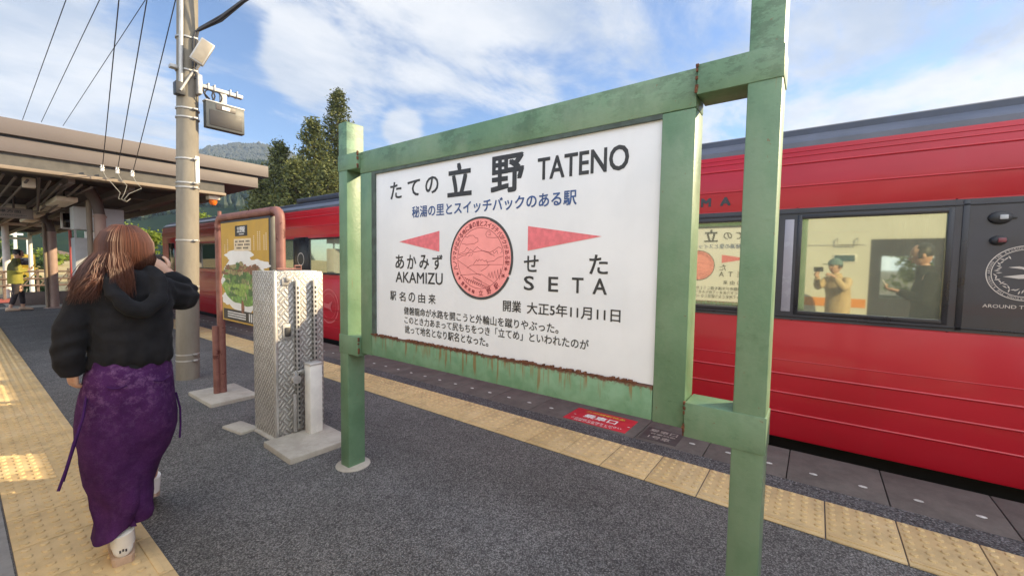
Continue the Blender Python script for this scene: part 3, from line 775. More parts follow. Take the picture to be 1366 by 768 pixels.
# lettering. front: viewer looks along +X, right hand is -Y; back: right hand is +Y
YC = 1.33
class Face:
    def __init__(s, back): s.back = back; s.x = 1.6405 if back else 1.5595; s.u = Vector((0, 1, 0)) if back else Vector((0, -1, 0)); s.v = Vector((0, 0, 1))
    def pt(s, yl, z, d=0): return Vector((s.x + (d if s.back else -d), (2*YC-yl) if s.back else yl, z))
def write(fc, name, mat, items, parent=None):
    for it in items:
        b = MB()
        for s, yl, yr, z0, z1, bold in (it if isinstance(it, list) else [it]): text_on(b, s, fc.pt(yl, z0, .0006), fc.u, fc.v, yl-yr, z1-z0, bold)
        b.build(name, mat, parent or bd, smooth=0, fix=False)
def flat(fc, b, pts, d=.0008):  # polygon given in (Y, z) of the front face
    b.face([fc.pt(y, z, d) for y, z in pts])
def line(fc, b, pts, w, d=.0014):
    for (y0, z0), (y1, z1) in zip(pts, pts[1:]):
        t = Vector((y1-y0, z1-z0)); 
        if t.length < 1e-6: continue
        n = Vector((-t.y, t.x)).normalized()*w/2; e = t.normalized()*w*.4
        flat(fc, b, [(y0+n.x-e.x, z0+n.y-e.y), (y1+n.x+e.x, z1+n.y+e.y), (y1-n.x+e.x, z1-n.y+e.y), (y0-n.x-e.x, z0-n.y-e.y)], d)
def spread(s, yl, yr, w, z0, z1, bold):    # characters of equal width set apart evenly
    n = len(s); gap = ((yl-yr)-w)/(n-1) if n > 1 else 0
    return [(ch, yl-gap*i, yl-gap*i-w, z0, z1, bold) for i, ch in enumerate(s)]
for back in (False, True):
    fc = Face(back)
    write(fc, 'station_name_lettering', M['ink'], [
        [('た', 2.048, 1.945, 1.752, 1.850, .030), ('て', 1.893, 1.788, 1.755, 1.845, .030), ('の', 1.745, 1.642, 1.757, 1.848, .030),
        ('立', 1.575, 1.405, 1.724, 1.893, .052), ('野', 1.282, 1.088, 1.716, 1.892, .050)], ('TATENO', 1.015, .599, 1.752, 1.850, .034)])
    write(fc, 'slogan_lettering', M['ink_blue'], [('秘湯の里とスイッチバックのある駅', 1.854, .819, 1.634, 1.698, .03)])
    L, Rr = (('あかみず', 'AKAMIZU'), ('せた', 'SETA')) if not back else (('せた', 'SETA'), ('あかみず', 'AKAMIZU'))
    it = []
    if not back:
        it += [spread(L[0], 2.001, 1.609, .078, 1.346, 1.427, .028)] + [(L[1], 1.999, 1.606, 1.266, 1.329, .024)]
        it += [[('せ', 1.081, 1.001, 1.348, 1.424, .028), ('た', .754, .672, 1.346, 1.426, .028)]]
        it += [[(ch, y, y-w, 1.265, 1.330, .03) for ch, y, w in (('S', 1.079, .056), ('E', .948, .050), ('T', .832, .054), ('A', .736, .062))]]
    else:
        it += [[('せ', 2.0, 1.92, 1.348, 1.424, .028), ('た', 1.69, 1.61, 1.346, 1.426, .028)]]
        it += [[(ch, y, y-w, 1.265, 1.330, .03) for ch, y, w in (('S', 1.99, .056), ('E', 1.875, .050), ('T', 1.772, .054), ('A', 1.668, .062))]]
        it += [spread(Rr[0], 1.081, .69, .078, 1.346, 1.427, .028)] + [(Rr[1], 1.079, .69, 1.266, 1.329, .024)]
    write(fc, 'neighbour_station_lettering', M['ink'], it)
    it = [spread('駅名の由来', 2.050, 1.660, .056, 1.158, 1.213, .026)]
    it += [[('開業', 1.198, 1.092, 1.158, 1.212, .026), ('大正5年11月11日', 1.060, .614, 1.158, 1.212, .026)],
           ('健磐龍命が水路を開こうと外輪山を蹴りやぶった。', 1.924, .892, 1.083, 1.128, .022),
           ('このとき力あまって尻もちをつき「立てめ」といわれたのが', 1.919, .747, 1.030, 1.074, .022),
           ('訛って地名となり駅名となった。', 1.914, 1.286, .974, 1.021, .022)]
    write(fc, 'origin_story_lettering', M['ink'], it)
    for tri in ([(1.967, 1.503), (1.633, 1.554), (1.633, 1.444)], [(1.061, 1.555), (1.061, 1.444), (.702, 1.499)]):
        b = MB(); flat(fc, b, tri); b.build('direction_arrow', M['arrow'], bd, smooth=0, fix=False)
    # commemorative stamp
    cy, cz, RO = 1.346, 1.409, .205
    P = lambda a, r: (cy + r*math.sin(a) * -1, cz + r*math.cos(a))     # a clockwise from the top as seen
    K = 64
    b = MB(); flat(fc, b, [P(2*math.pi*k/K, RO-.006) for k in range(K)], .0010)
    stp = b.build('round_stamp', M['stamp'], bd, smooth=0, fix=False)
    b = MB()
    for k in range(96):
        if k in (30,): continue
        a0, a1 = 2*math.pi*k/96, 2*math.pi*(k+1)/96
        w0 = .013 if 4 < k < 60 else .010
        flat(fc, b, [P(a0, RO), P(a1, RO), P(a1, RO-w0), P(a0, RO-w0)], .0016)
    b.build('outer_ring', M['stamp_ring'], stp, smooth=0, fix=False)
    b = MB(); RI = .150
    line(fc, b, [P(2*math.pi*k/K, RI) for k in range(K+1)], .0022)
    q = lambda x, y: (cy - RI*x, cz + RI*y)
    def wob(pts): line(fc, b, [q(x, y) for x, y in pts], .0019)
    wob([(-1, -.02), (-.8, .08), (-.62, .10), (-.42, .30), (-.3, .24), (-.12, .38), (0, .30), (.14, .24), (.3, .2), (.5, .14), (.62, .07)])
    wob([(-.98, .13), (-.7, .22), (-.58, .36), (-.5, .31)]); wob([(-.95, .1), (-.6, .17), (-.3, .2), (.1, .25), (.45, .19)])
    wob([(.45, .2), (.62, .27), (.78, .36), (.9, .32), (.93, .2), (.85, .17)]); wob([(.55, .23), (.6, .15), (.72, .25), (.76, .14)])
    wob([(-.42, .13), (-.5, .06)]); wob([(-.3, .16), (-.38, .08)]); wob([(.38, .18), (.5, .1)])
    wob([(-.99, -.08), (-.6, -.27), (-.3, -.42), (-.1, -.52), (.05, -.56)]); wob([(-.88, -.58), (-.5, -.55), (-.1, -.52), (.1, -.53), (.5, -.72), (.72, -.85)])
    wob([(-.88, -.58), (-.4, -.76), (.1, -.95), (.3, -1.0)]); wob([(-.55, -.33), (-.4, -.24), (-.1, -.22), (.2, -.22), (.4, -.2), (.95, -.2)])
    wob([(.05, -.42), (.25, -.33), (.4, -.21)]); wob([(.3, -.12), (.6, -.08), (.75, .02), (.97, .07)])
    wob([(-.28, -.2), (-.2, -.12), (-.14, -.05), (-.08, -.1), (-.03, -.03), (.05, -.08), (.1, -.03), (.2, -.1), (.28, -.06), (.34, -.18)])
    wob([(-.82, .5), (-.6, .46), (-.25, .48), (-.08, .56), (-.1, .66), (-.2, .68), (-.3, .76), (-.48, .76), (-.56, .7), (-.68, .74)])
    wob([(.97, .68), (.6, .66), (.3, .68), (.24, .78), (.3, .88), (.42, .86), (.44, .76), (.36, .76)])
    for k in range(12): wob([(-.66+.09*k, -.72-.02*k), (-.62+.09*k, -.66-.022*k), (-.58+.09*k, -.72-.022*k), (-.58+.09*k, -.82-.012*k)])
    wob([(-.28, -.62), (.08, -.75), (.08, -.88), (-.28, -.74), (-.28, -.62)]); wob([(.1, -.78), (.46, -.90), (.4, -.98), (.1, -.9)])
    for k in range(8): wob([(-.24+.04*k, -.64-.014*k), (-.22+.04*k, -.69-.014*k)])
    for k in range(5): wob([(.35+.12*k, -.6-.02*k), (.4+.12*k, -.48+.04*k), (.45+.12*k, -.62)])
    b.build('landscape_drawing', M['stamp_line'], stp, smooth=0, fix=False)
    b = MB()
    def arc(s, a0, a1, r, h, flip=False, w=None):
        n = len(s)
        for i, ch in enumerate(s):
            a = R(a0 + (a1-a0)*(i/(n-1) if n > 1 else 0)); y, z = P(a, r)
            up = Vector((0, -math.sin(a) if not back else math.sin(a), math.cos(a)))
            rt = Vector((0, -math.cos(a) if not back else math.cos(a), -math.sin(a)))
            if flip: up, rt = -up, -rt
            ww = w or h
            o = fc.pt(y, z, .0018) - rt*ww/2 - up*h/2
            text_on(b, ch, o, rt, up, ww, h, .02)
    arc('ハノラマが広がる地に湯の里とスイッチバックがある駅', -107, 97, .171, .026, w=.021)
    arc('立野駅', 177, 141, .171, .028, True); arc('豊肥本線', 221, 194, .171, .019, True)
    arc('★★', -118, -127, .171, .021); arc('★★', 107, 119, .171, .023)
    b.build('ring_lettering', M['stamp_line'], stp, smooth=0, fix=False)

# ================================================================== FLOOR STICKERS
def floor_text(b, s, x, y, w, h, bold=0.03): text_on(b, s, (x, y, .0086), (0, -1, 0), (1, 0, 0), w, h, bold)
b = MB(); b.box(3.255, 3.58, 1.215, 1.80, .0045, .0075, bev=.001); st = b.build('boarding_sticker', M['red_sticker'], loc=(3.42, 1.5, .005))
tag(st, 'red boarding position sticker with white lettering on the platform edge', 'floor sticker')
b = MB(); floor_text(b, '乗車口', 3.375, 1.66, .31, .095, .05); floor_text(b, 'この付近でお待ちください', 3.30, 1.74, .47, .035, .02); floor_text(b, '列車が停車するまで', 3.27, 1.70, .36, .022, .02)
b.build('white_lettering', M['white_mark'], st, smooth=0, fix=False)
b = MB(); floor_text(b, '九州横断特急', 3.505, 1.69, .38, .04, .03); b.build('yellow_lettering', M['yellow_mark'], st, smooth=0, fix=False)
b = MB(); b.box(3.262, 3.53, .815, 1.10, .0045, .0068, bev=.001); st = b.build('boarding_sticker', M['dark_sticker'], loc=(3.39, .96, .005))
tag(st, 'worn dark boarding position plate beside the red sticker on the platform edge', 'floor sticker')
b = MB(); floor_text(b, '乗車口', 3.435, 1.07, .22, .062, .03); floor_text(b, '1号車', 3.295, 1.045, .17, .065, .03); floor_text(b, '普通列車', 3.385, 1.05, .2, .03, .02)
b.build('worn_lettering', M['worn_mark'], st, smooth=0, fix=False)

# ================================================================== RED TRAIN
TX = 3.86
def car(name, y0, y1, label, windows, belt_z, dark_spans, doors=(), nose=False):
    t = thing(name, (5.13, (y0+y1)/2, -1.0), label, 'train car')
    zb0, zb1 = belt_z
    b = MB(); b.box(TX, 6.4, y0, y1, .045, zb0, bev=.015); b.box(TX, 6.4, y0, y1, zb1, 2.305, bev=.012)
    b.box(6.34, 6.399, y0+.05, y1-.05, zb0-.01, zb1+.01)
    # wall between windows (set 2 mm behind the panels)
    ws = sorted(windows); yy = y0+.01
    for w in ws + [(y1-.01, y1, 0, 0, '')]:
        if w[0]-yy > .02: b.box(TX+.002, TX+.06, yy, w[0], zb0-.01, zb1+.01)
        yy = w[1]
    for w in ws:
        if w[2] > zb0+.02: b.box(TX+.002, TX+.06, w[0]-.01, w[1]+.01, zb0-.01, w[2])
        if w[3] < zb1-.02: b.box(TX+.002, TX+.06, w[0]-.01, w[1]+.01, w[3], zb1+.01)
    b.box(TX+.06, 6.34, y0, y0+.04, zb0-.01, zb1+.01); b.box(TX+.06, 6.34, y1-.04, y1, zb0-.01, zb1+.01)
    body = b.build('body', M['red'], t)
    b = MB()
    for z, w in ((.56, .010), (.41, .010), (.255, .010), (.67, .004), (2.01, .008), (2.18, .009), (2.235, .005), (2.27, .004)):
        b.tube([(TX-.001, y0+.01, z), (TX-.001, y1-.01, z)], w*.8, 6)
    b.build('body_ridge', M['red'], t)
    b = MB(); 
    for a, c in dark_spans: b.box(TX-.006, TX+.0, a, c, zb0-.002, zb1+.002, bev=.002) if False else b.box(TX-.006, TX+.0015, a, c, zb0+.001, zb1-.001)
    if dark_spans:
        # cut by windows: build spans around them
        b.bm.free(); b = MB()
        for a, c in dark_spans:
            inside = [w for w in ws if w[0] < c and w[1] > a]; yy = a
            for w in inside + [(c, c, 0, 0, '')]:
                if w[0]-yy > .015: b.box(TX-.006, TX+.0015, yy, w[0], zb0+.001, zb1-.001)
                yy = w[1]
            for w in inside:
                if w[2]-zb0 > .01: b.box(TX-.0055, TX+.0015, w[0]-.001, w[1]+.001, zb0+.001, w[2])
                if zb1-w[3] > .01: b.box(TX-.0055, TX+.0015, w[0]-.001, w[1]+.001, w[3], zb1-.001)
        b.build('window_belt', M['belt'], t)
    else: b.bm.free()
    for w in ws:
        a, c, z0, z1, kind = w
        f = MB(); fw = .030
        f.box(TX-.010, TX+.05, a, c, z0, z0+fw, bev=.004); f.box(TX-.010, TX+.05, a, c, z1-fw, z1, bev=.004)
        f.box(TX-.0105, TX+.0495, a, a+fw, z0+.001, z1-.001, bev=.004); f.box(TX-.0105, TX+.0495, c-fw, c, z0+.001, z1-.001, bev=.004)
        fr = f.build('window_frame', M['frame_black'], t)
        g = MB(); g.box(TX+.012, TX+.018, a+fw-.004, c-fw+.004, z0+fw-.004, z1-fw+.004)
        g.build('pane', M['glass_dark'] if kind == 'dark' else M['glass'], fr, smooth=0)
        if 'curtain' in kind:
            q = MB(); n = 40; y_a, y_b = (a+.02, a+.30) if kind == 'curtain_near' else (c-.35, c-.02); rings = []
            for i in range(n+1):
                yv = y_a+(y_b-y_a)*i/n; xv = TX+.10+.014*math.sin(i*1.45)+.004*math.sin(i*.5)
                rings.append([Vector((xv, yv, zz)) for zz in (z0+.02, z1-.02)])
            q.loft([list(r) for r in rings], caps=False, closed=False); q.build('curtain', M['curtain'], fr, fix=False)
    for a, c in doors:
        d = MB(); d.box(TX-.008, TX+.002, a, c, .06, 2.0, bev=.004); dd = d.build('door', M['red'], t)
        d = MB(); d.box(TX-.012, TX-.004, a+.12, c-.12, 1.05, 1.85, bev=.01); d.build('door_window', M['glass_door'], dd)
    # gutter band and roof
    prof = [(TX+.02, 2.306), (TX+.02, 2.345), (TX+.10, 2.415), (TX+.2, 2.42), (6.06, 2.42), (6.16, 2.415), (6.24, 2.345), (6.24, 2.306)]
    b = MB(); b.extrude_y(prof, y0+.02, y1-.02); b.build('gutter', M['gutter'], t)
    prof = [(TX+.14, 2.421), (TX+.16, 2.475), (TX+.30, 2.52), (TX+.8, 2.55), (5.4, 2.55), (5.95, 2.52), (6.12, 2.475), (6.14, 2.421)]
    b = MB(); b.extrude_y(prof, y0+.05, y1-.05); rf = b.build('roof', M['roof_dark'], t)
    # inside
    b = MB(); b.box(TX+.061, 6.339, y0+.05, y1-.05, zb0+.001, zb0+.01)
    b.box(6.31, 6.338, y0+.05, y1-.05, zb0+.02, zb1-.02); b.build('interior_lining', M['cream_in'], t)
    k = y0+.7
    while k < y1-1:
        for xs in ((4.05, 4.95), (5.35, 6.25)):
            b = MB(); b.box(xs[0], xs[1], k, k+.13, zb0+.012, zb0+.34, bev=.04); b.build('seat', M['seat'], t)
        k += .95
    # running gear
    for yc in (y0+2.2, y1-2.2):
        b = MB(); b.box(4.3, 5.95, yc-1.2, yc+1.2, -.62, -.35, bev=.03); bg_ = b.build('bogie', M['under'], t)
        for yw in (yc-.9, yc+.9):
            b = MB()
            for xw in (4.55, 5.7): b.cyl((xw-.05, yw, -.6), (xw+.05, yw, -.6), .40, seg=24); b.cyl((xw+(.05 if xw < 5 else -.05), yw, -.6), (xw+(.08 if xw < 5 else -.08), yw, -.6), .43, seg=24)
            b.cyl((4.55, yw, -.6), (5.7, yw, -.6), .07); b.build('wheelset', M['steel_wheel'], bg_)
    b = MB(); b.box(4.1, 6.2, y0+.2, y1-.2, -.34, .043, bev=.02); b.box(4.2, 6.1, y0+3.7, y1-3.7, -.8, -.35, bev=.05); b.build('underframe', M['under'], t)
    return t, body, rf
M['glass_door'] = plain('door_glass', (0.012, 0.008, 0.010), 0.12, var=0.1)
BZ = (.988, 1.842)
rc, rb, rrf = car('train_car', -16.0, 2.0, 'glossy red train car with a dark window belt behind the station sign',
    [(-.70, .135, 1.03, 1.79, 'curtain_near'), (.45, 1.28, 1.03, 1.79, ''), (-3.4, -2.4, 1.03, 1.79, ''), (-4.6, -3.6, 1.03, 1.79, ''), (-5.9, -4.9, 1.03, 1.79, '')],
    BZ, [(-6.6, 1.9)])
b = MB(); b.box(TX-.009, TX+.02, .155, .215, 1.05, 1.76, bev=.004); b.build('pillar_glass', plain('grey_pillar', (.30, .29, .33), .25, var=.05), rc)
b = MB()
for z in (1.02, 1.80): b.box(TX-.012, TX-.005, -6.5, 1.9, z-.012 if z < 1.5 else z, z if z < 1.5 else z+.012, bev=.002)
b.box(TX-.012, TX-.005, -.765, -.735, 1.0, 1.835, bev=.002); b.build('belt_trim', M['frame_black'], rc)
b = MB()
text_on(b, 'M', (TX-.003, .830, 1.897), (0, -1, 0), (0, 0, 1), .080, .072, .11); text_on(b, 'A', (TX-.003, .680, 1.897), (0, -1, 0), (0, 0, 1), .080, .072, .11)
b.build('side_lettering', M['ink'], rc, smooth=0, fix=False)
for z, nm in ((1.715, .05), (1.575, .037)):
    b = MB(); b.ell((TX-.010, -.895, z), (.028, nm*1.05, nm*.8), 20); b.box(TX-.022, TX-.004, -.965 if z > 1.6 else -.93, -.94 if z > 1.6 else -.92, z-.008, z+.008, bev=.003)
    lp = b.build('side_lamp', M['dark_metal'], rc)
    b = MB(); b.box(TX-.044, TX-.030, -.922, -.886, z-.013, z+.015, bev=.004); b.build('lamp_lens', M['locker_grey'] if z > 1.6 else plain('dull_red_lens', (.16, .04, .05), .3), lp)
# round swallow crest on the belt
b = MB(); ec = (-1.02, 1.375)
def ring(b, c, r0, r1, x, n=64):
    for k in range(n):
        a0, a1 = 2*math.pi*k/n, 2*math.pi*(k+1)/n
        b.face([(x, c[0]-r*math.sin(a), c[1]+r*math.cos(a)) for r, a in ((r0, a0), (r0, a1), (r1, a1), (r1, a0))])
XE = TX-.0075
ring(b, ec, .168, .163, XE); ring(b, ec, .146, .142, XE)
def ytext(b, s, a0, a1, r, h, x, c):
    for i, ch in enumerate(s):
        if ch == ' ': continue
        a = R(a0+(a1-a0)*i/(len(s)-1)); up = Vector((0, -math.sin(a), math.cos(a))); rt = Vector((0, -math.cos(a), -math.sin(a)))
        o = Vector((x, c[0], c[1])) + up*r - rt*h*.4 - up*h/2; text_on(b, ch, o, rt, up, h*.8, h, .02)
ytext(b, 'AROUND THE KYUSHU '*4, -180, 175, .1545, .0115, XE, ec)
rg = random.Random(3)
for k in range(34):     # wreath of leaves
    a = R(-175+k*350/33*.62) if k < 22 else R(60+(k-22)*9); r = .118+rg.uniform(-.012, .012); c = Vector((XE, ec[0]-r*math.sin(a), ec[1]+r*math.cos(a)))
    d = Vector((0, rg.uniform(-1, 1), rg.uniform(-1, 1))).normalized()*.014; n = Vector((0, -d.z, d.y))*.25
    b.face([c-d, c+n, c+d, c-n])
def poly2(b, pts, x=XE): b.face([(x, ec[0]-u, ec[1]+v) for u, v in pts])
poly2(b, [(-.075, .035), (-.03, .042), (.02, .028), (.05, .012), (.09, .02), (.06, -.004), (.02, .008), (-.02, .026)])
poly2(b, [(-.095, -.022), (-.04, -.012), (.01, -.004), (.05, -.006), (.02, -.03), (-.03, -.034), (-.06, -.028)])
poly2(b, [(.05, .01), (.09, .02), (.12, .012), (.10, -.012), (.06, -.016)])
text_on(b, 'AROUND THE KYUSHU', (XE, -.85, 1.158), (0, -1, 0), (0, 0, 1), .345, .021, .015)
b.build('round_crest', M['emblem'], rc, smooth=0, fix=False)

lc, lb, lrf = car('train_car', 2.12, 16.0, 'farther red train car whose front end shows beside the concrete pole',
    [(4.2, 5.2, 1.20, 1.80, ''), (5.35, 7.42, 1.16, 1.80, ''), (7.93, 8.75, 1.20, 1.80, ''), (10.4, 13.1, 1.16, 1.80, 'dark')],
    (1.10, 1.842), [], doors=((13.55, 14.35), (14.75, 15.5)))
b = MB(); b.box(TX-.008, TX+.001, 7.43, 7.92, 1.14, 1.82, bev=.002); b.build('dark_pillar', M['frame_black'], lc)
b = MB(); ec = (7.68, 1.42); XE = TX-.0095
ring(b, ec, .12, .105, XE, 32); poly2(b, [(-.06, .05), (.0, .03), (.05, .06), (.03, 0), (.05, -.05), (0, -.03), (-.05, -.06), (-.03, 0)]); b.build('pillar_crest', M['emblem'], lc, smooth=0, fix=False)
b = MB(); ec = (6.75, .62); XE = TX-.0015
ring(b, ec, .30, .275, XE, 48); ring(b, ec, .22, .212, XE, 48); poly2(b, [(-.15, .05), (0, .04), (.12, .10), (.06, -.02), (.12, -.10), (0, -.05), (-.14, -.03)]); b.build('round_crest', M['emblem_red'], lc, smooth=0, fix=False)
for ya, yb in ((5.2, 6.6), (6.8, 8.3)):
    b = MB(); b.box(TX+.22, 6.0, ya, yb, 2.50, 2.60, bev=.03); b.build('roof_unit', M['roof_dark'], lc)
b = MB(); b.extrude_y([(TX+.08, .06), (6.32, .06), (6.32, 2.2), (5.9, 2.36), (4.4, 2.36), (TX+.08, 2.2)], 15.99, 16.35); b.build('front_end', M['red'], lc)
b = MB(); b.box(4.3, 6.0, 16.34, 16.37, 1.15, 2.0, bev=.03); b.build('front_window', M['glass_door'], lc)
b = MB(); b.box(4.2, 6.1, 2.0, 2.12, .1, 2.2, bev=.01); gw = b.build('gangway_bellows', M['under'], rc)

# ================================================================== TOURIST MAP BOARD
ib = thing('map_board', (1.615, 4.2, 0), 'illustrated yellow tourist map in a peeling dusty red pipe frame', 'notice board')
BX = 1.615
b = MB(); pts = [(BX, 4.845, 0), (BX, 4.845, 1.72)]
for k in range(1, 6): a = R(18*k); pts.append((BX, 4.845-.075*(1-math.cos(a)), 1.72+.075*math.sin(a)))
pts.append((BX, 3.62, 1.795))
for k in range(1, 6): a = R(18*k); pts.append((BX, 3.62-.075*math.sin(a), 1.795-.075*(1-math.cos(a))))
pts += [(BX, 3.545, 0)]
b.tube(pts, .036, 14)
b.cyl((BX-.02, 4.76, 1.79), (BX-.02, 4.76, 1.86), .016, seg=10); b.build('pipe_frame', M['pipe'], ib)
b = MB(); b.tube([(BX-.05, 4.845, 0), (BX-.05, 4.845, .72)], .030, 12); b.build('stub_pipe', M['pipe'], ib)
b = MB(); b.box(BX-.028, BX+.015, 3.665, 4.72, .79, 1.755, bev=.004); b.build('panel_frame', M['dark_metal'], ib)
b = MB(); b.box(BX-.031, BX-.027, 3.69, 4.70, .80, 1.735); ps = b.build('poster', M['gold'], ib)
def bf(b, pts, d): b.face([(BX-.0312-d, y, z) for y, z in pts])
PYL, PYW, PZ0, PZH = 4.69, .99, .81, .92       # poster: left edge, width, bottom, height
pq = lambda u, v: (PYL-u*PYW, PZ0+v*PZH)
def blob(b, u, v, ru, rv, n, wob, d, seed, a0=0, a1=360):
    rg = random.Random(seed); off = [rg.uniform(0, 6.28) for _ in range(3)]
    P_ = []
    for k in range(n):
        a = R(a0+(a1-a0)*k/n); f = 1+wob*(math.sin(3*a+off[0])*.5+math.sin(7*a+off[1])*.35+math.sin(11*a+off[2])*.25)
        P_.append(pq(u+ru*f*math.cos(a), v+rv*f*math.sin(a)))
    bf(b, P_, d)
b = MB(); blob(b, .50, .38, .52, .27, 60, .12, .0004, 1); blob(b, .40, .66, .30, .07, 40, .2, .0005, 2); blob(b, .80, .58, .22, .05, 40, .2, .0006, 3); blob(b, .14, .22, .16, .06, 30, .2, .0007, 4)
b.build('cloud_artwork', M['p_white'], ps, smooth=0, fix=False)
rg = random.Random(14); greens = [plain('poster_green_'+w, c_, .5, var=.35, scale=40) for w, c_ in (('bright', (.24, .36, .08)), ('mid', (.13, .24, .06)), ('deep', (.07, .14, .045)), ('khaki', (.28, .24, .11)), ('umber', (.20, .10, .055)))]
for gi_, gm in enumerate(greens):
    b = MB()
    for k in range(22):
        u = rg.uniform(.08, .90); top = .585-.5*(u-.47)**2; v = rg.uniform(.21+.5*abs(u-.47)**1.5, top)
        if gi_ >= 3: v = top-rg.uniform(-.01, .10)
        if gi_ == 0: v = min(v, .36)
        blob(b, u, v, rg.uniform(.03, .10), rg.uniform(.012, .045), 18, .35, .0012+.00012*k+.00002*gi_, k*7+gi_)
    b.build('landscape_artwork', gm, ps, smooth=0, fix=False)
b = MB(); blob(b, .49, .36, .45, .19, 60, .08, .0010, 5); b.build('green_land_artwork', M['p_green'], ps, smooth=0, fix=False)
b = MB(); blob(b, .42, .47, .33, .10, 50, .12, .0013, 6); blob(b, .75, .50, .2, .05, 50, .2, .0014, 16); b.build('forest_artwork', M['p_olive'], ps, smooth=0, fix=False)
b = MB(); rg = random.Random(9)
for k in range(9):
    u = .20+.055*k; h = .02+.03*rg.random(); bf(b, [pq(u-.05, .53), pq(u-.02, .53+h), pq(u+.02, .54+h), pq(u+.06, .53), pq(u, .50)], .0016+.0001*k)
blob(b, .47, .15, .035, .07, 20, .1, .0015, 7); b.build('mountain_artwork', M['p_brown'], ps, smooth=0, fix=False)
b = MB()
for k in range(26):
    u, v = rg.uniform(.1, .85), rg.uniform(.22, .5); h = rg.uniform(.02, .05); bf(b, [pq(u, v), pq(u+.007, v), pq(u+.007, v+h), pq(u, v+h)], .0044)
for u, n_, v0 in ((.07, 5, .70), (.14, 8, .70), (.72, 8, .72), (.80, 10, .72), (.84, 10, .72), (.92, 8, .72), (.96, 9, .72)):
    for k in range(n_): bf(b, [pq(u, v0+k*.018), pq(u+.017, v0+k*.018), pq(u+.017, v0+.012+k*.018), pq(u, v0+.012+k*.018)], .0008)
b.build('small_print', M['p_cream'], ps, smooth=0, fix=False)
b = MB(); bf(b, [pq(.30, .715), pq(.67, .715), pq(.67, .835), pq(.30, .835)], .0008); b.build('text_panel', M['p_cream'], ps, smooth=0, fix=False)
b = MB(); bf(b, [pq(.33, .86), pq(.60, .86), pq(.60, .965), pq(.33, .965)], .0010); bf(b, [pq(.02, .005), pq(.985, .005), pq(.985, .115), pq(.02, .115)], .0012)
for i in range(3):
    for k in range(11): 
        if (k*7+i*3) % 5: bf(b, [pq(.33+.029*k, .735+.032*i), pq(.351+.029*k, .735+.032*i), pq(.351+.029*k, .752+.032*i), pq(.33+.029*k, .752+.032*i)], .0013)
b.build('title_panel', M['p_black'], ps, smooth=0, fix=False)
b = MB(); text_on(b, '立野駅', (BX-.0312-.0018, pq(.375, 0)[0], pq(0, .895)[1]), (0, -1, 0), (0, 0, 1), .175, .055, .04)
for k in range(9): bf(b, [pq(.42+.012*k, .875), pq(.429+.012*k, .875), pq(.429+.012*k, .884), pq(.42+.012*k, .884)], .0018)
for i in range(3):
    for k in range(16): bf(b, [pq(.12+.026*k, .03+.024*i), pq(.14+.026*k, .03+.024*i), pq(.14+.026*k, .044+.024*i), pq(.12+.026*k, .044+.024*i)], .0018)
for k in range(9): bf(b, [pq(.60+.04*k, .02), pq(.62+.04*k, .02), pq(.62+.04*k, .10), pq(.60+.04*k, .10)], .0018)
b.build('white_lettering', M['p_white'], ps, smooth=0, fix=False)
b = MB(); b.box(1.40, 1.82, 4.50, 5.12, -.05, .035, bev=.012); b.build('concrete_base', M['concrete'], ib)
b = MB(); b.box(1.45, 1.80, 3.40, 3.70, -.05, .025, bev=.01); b.build('concrete_base', M['concrete'], ib)

# ================================================================== ALUMINIUM CABINET
cb = thing('metal_cabinet', (1.625, 3.47, 0), 'tall aluminium tread plate cabinet with two slotted rails on its door', 'cabinet')
CX0, CX1, CY0, CY1 = 1.447, 1.828, 3.285, 3.67
b = MB(); b.box(CX0, CX1, CY0+.012, CY1, .016, 1.30, bev=.003); b.build('body', M['checker'], cb)
b = MB(); b.box(CX0+.018, CX1-.004, CY0-.004, CY0+.011, .024, 1.292, bev=.002); dr = b.build('door', M['checker'], cb)
b = MB(); b.box(CX0-.002, CX0+.017, CY0-.003, CY0+.03, .016, 1.303, bev=.003); b.build('corner_angle', M['alu'], cb)
for xr in (1.585, 1.725):
    z1 = 1.23; b = MB()
    b.box(xr, xr+.004, CY0-.042, CY0-.003, .06, z1, bev=.001); b.box(xr+.004, xr+.030, CY0-.042, CY0-.038, .06, z1, bev=.001)
    rl = b.build('slotted_rail', M['galv'], dr)
    b = MB(); z = .10
    while z < z1-.04: 
        b.box(xr-.001, xr+.005, CY0-.033, CY0-.016, z, z+.020); b.box(xr+.010, xr+.023, CY0-.0435, CY0-.0375, z, z+.020); z += .038
    b.build('slot', M['dark_metal'], rl)
b = MB(); b.box(1.497, 1.570, CY0-.012, CY0-.003, .775, .895, bev=.004); lt = b.build('latch', M['galv'], dr)
b = MB(); b.box(1.512, 1.556, CY0-.018, CY0-.011, .80, .87, bev=.006); b.build('paddle_handle', M['dark_metal'], lt)
b = MB(); b.box(1.495, 1.548, CY0-.016, CY0-.003, 1.195, 1.245, bev=.004); b.box(1.520, 1.552, CY0-.03, CY0-.012, 1.225, 1.262, bev=.004); b.build('hinge_catch', M['galv'], dr)
b = MB(); b.box(CX0+.1, CX1-.02, CY0+.06, CY0+.25, 1.300, 1.306); b.build('top_plate', M['alu'], cb)
b = MB(); b.tube([(CX0+.09, CY0+.17, 1.318), (CX0+.28, CY0+.17, 1.318)], .008, 8); b.tube([(CX0+.25, CY0+.2, 1.30), (CX0+.25, CY0+.2, 1.345), (CX0+.30, CY0+.2, 1.345), (CX0+.30, CY0+.2, 1.30)], .007, 8); b.build('lifting_handle', M['pipe'], cb)
for x, y in ((CX0+.03, CY0+.04), (CX1-.04, CY0+.04), (CX0+.03, CY1-.04), (CX1-.04, CY1-.04)):
    b = MB(); b.cyl((x, y, -.005), (x, y, .017), .022, seg=12); b.build('foot', M['dark_metal'], cb)
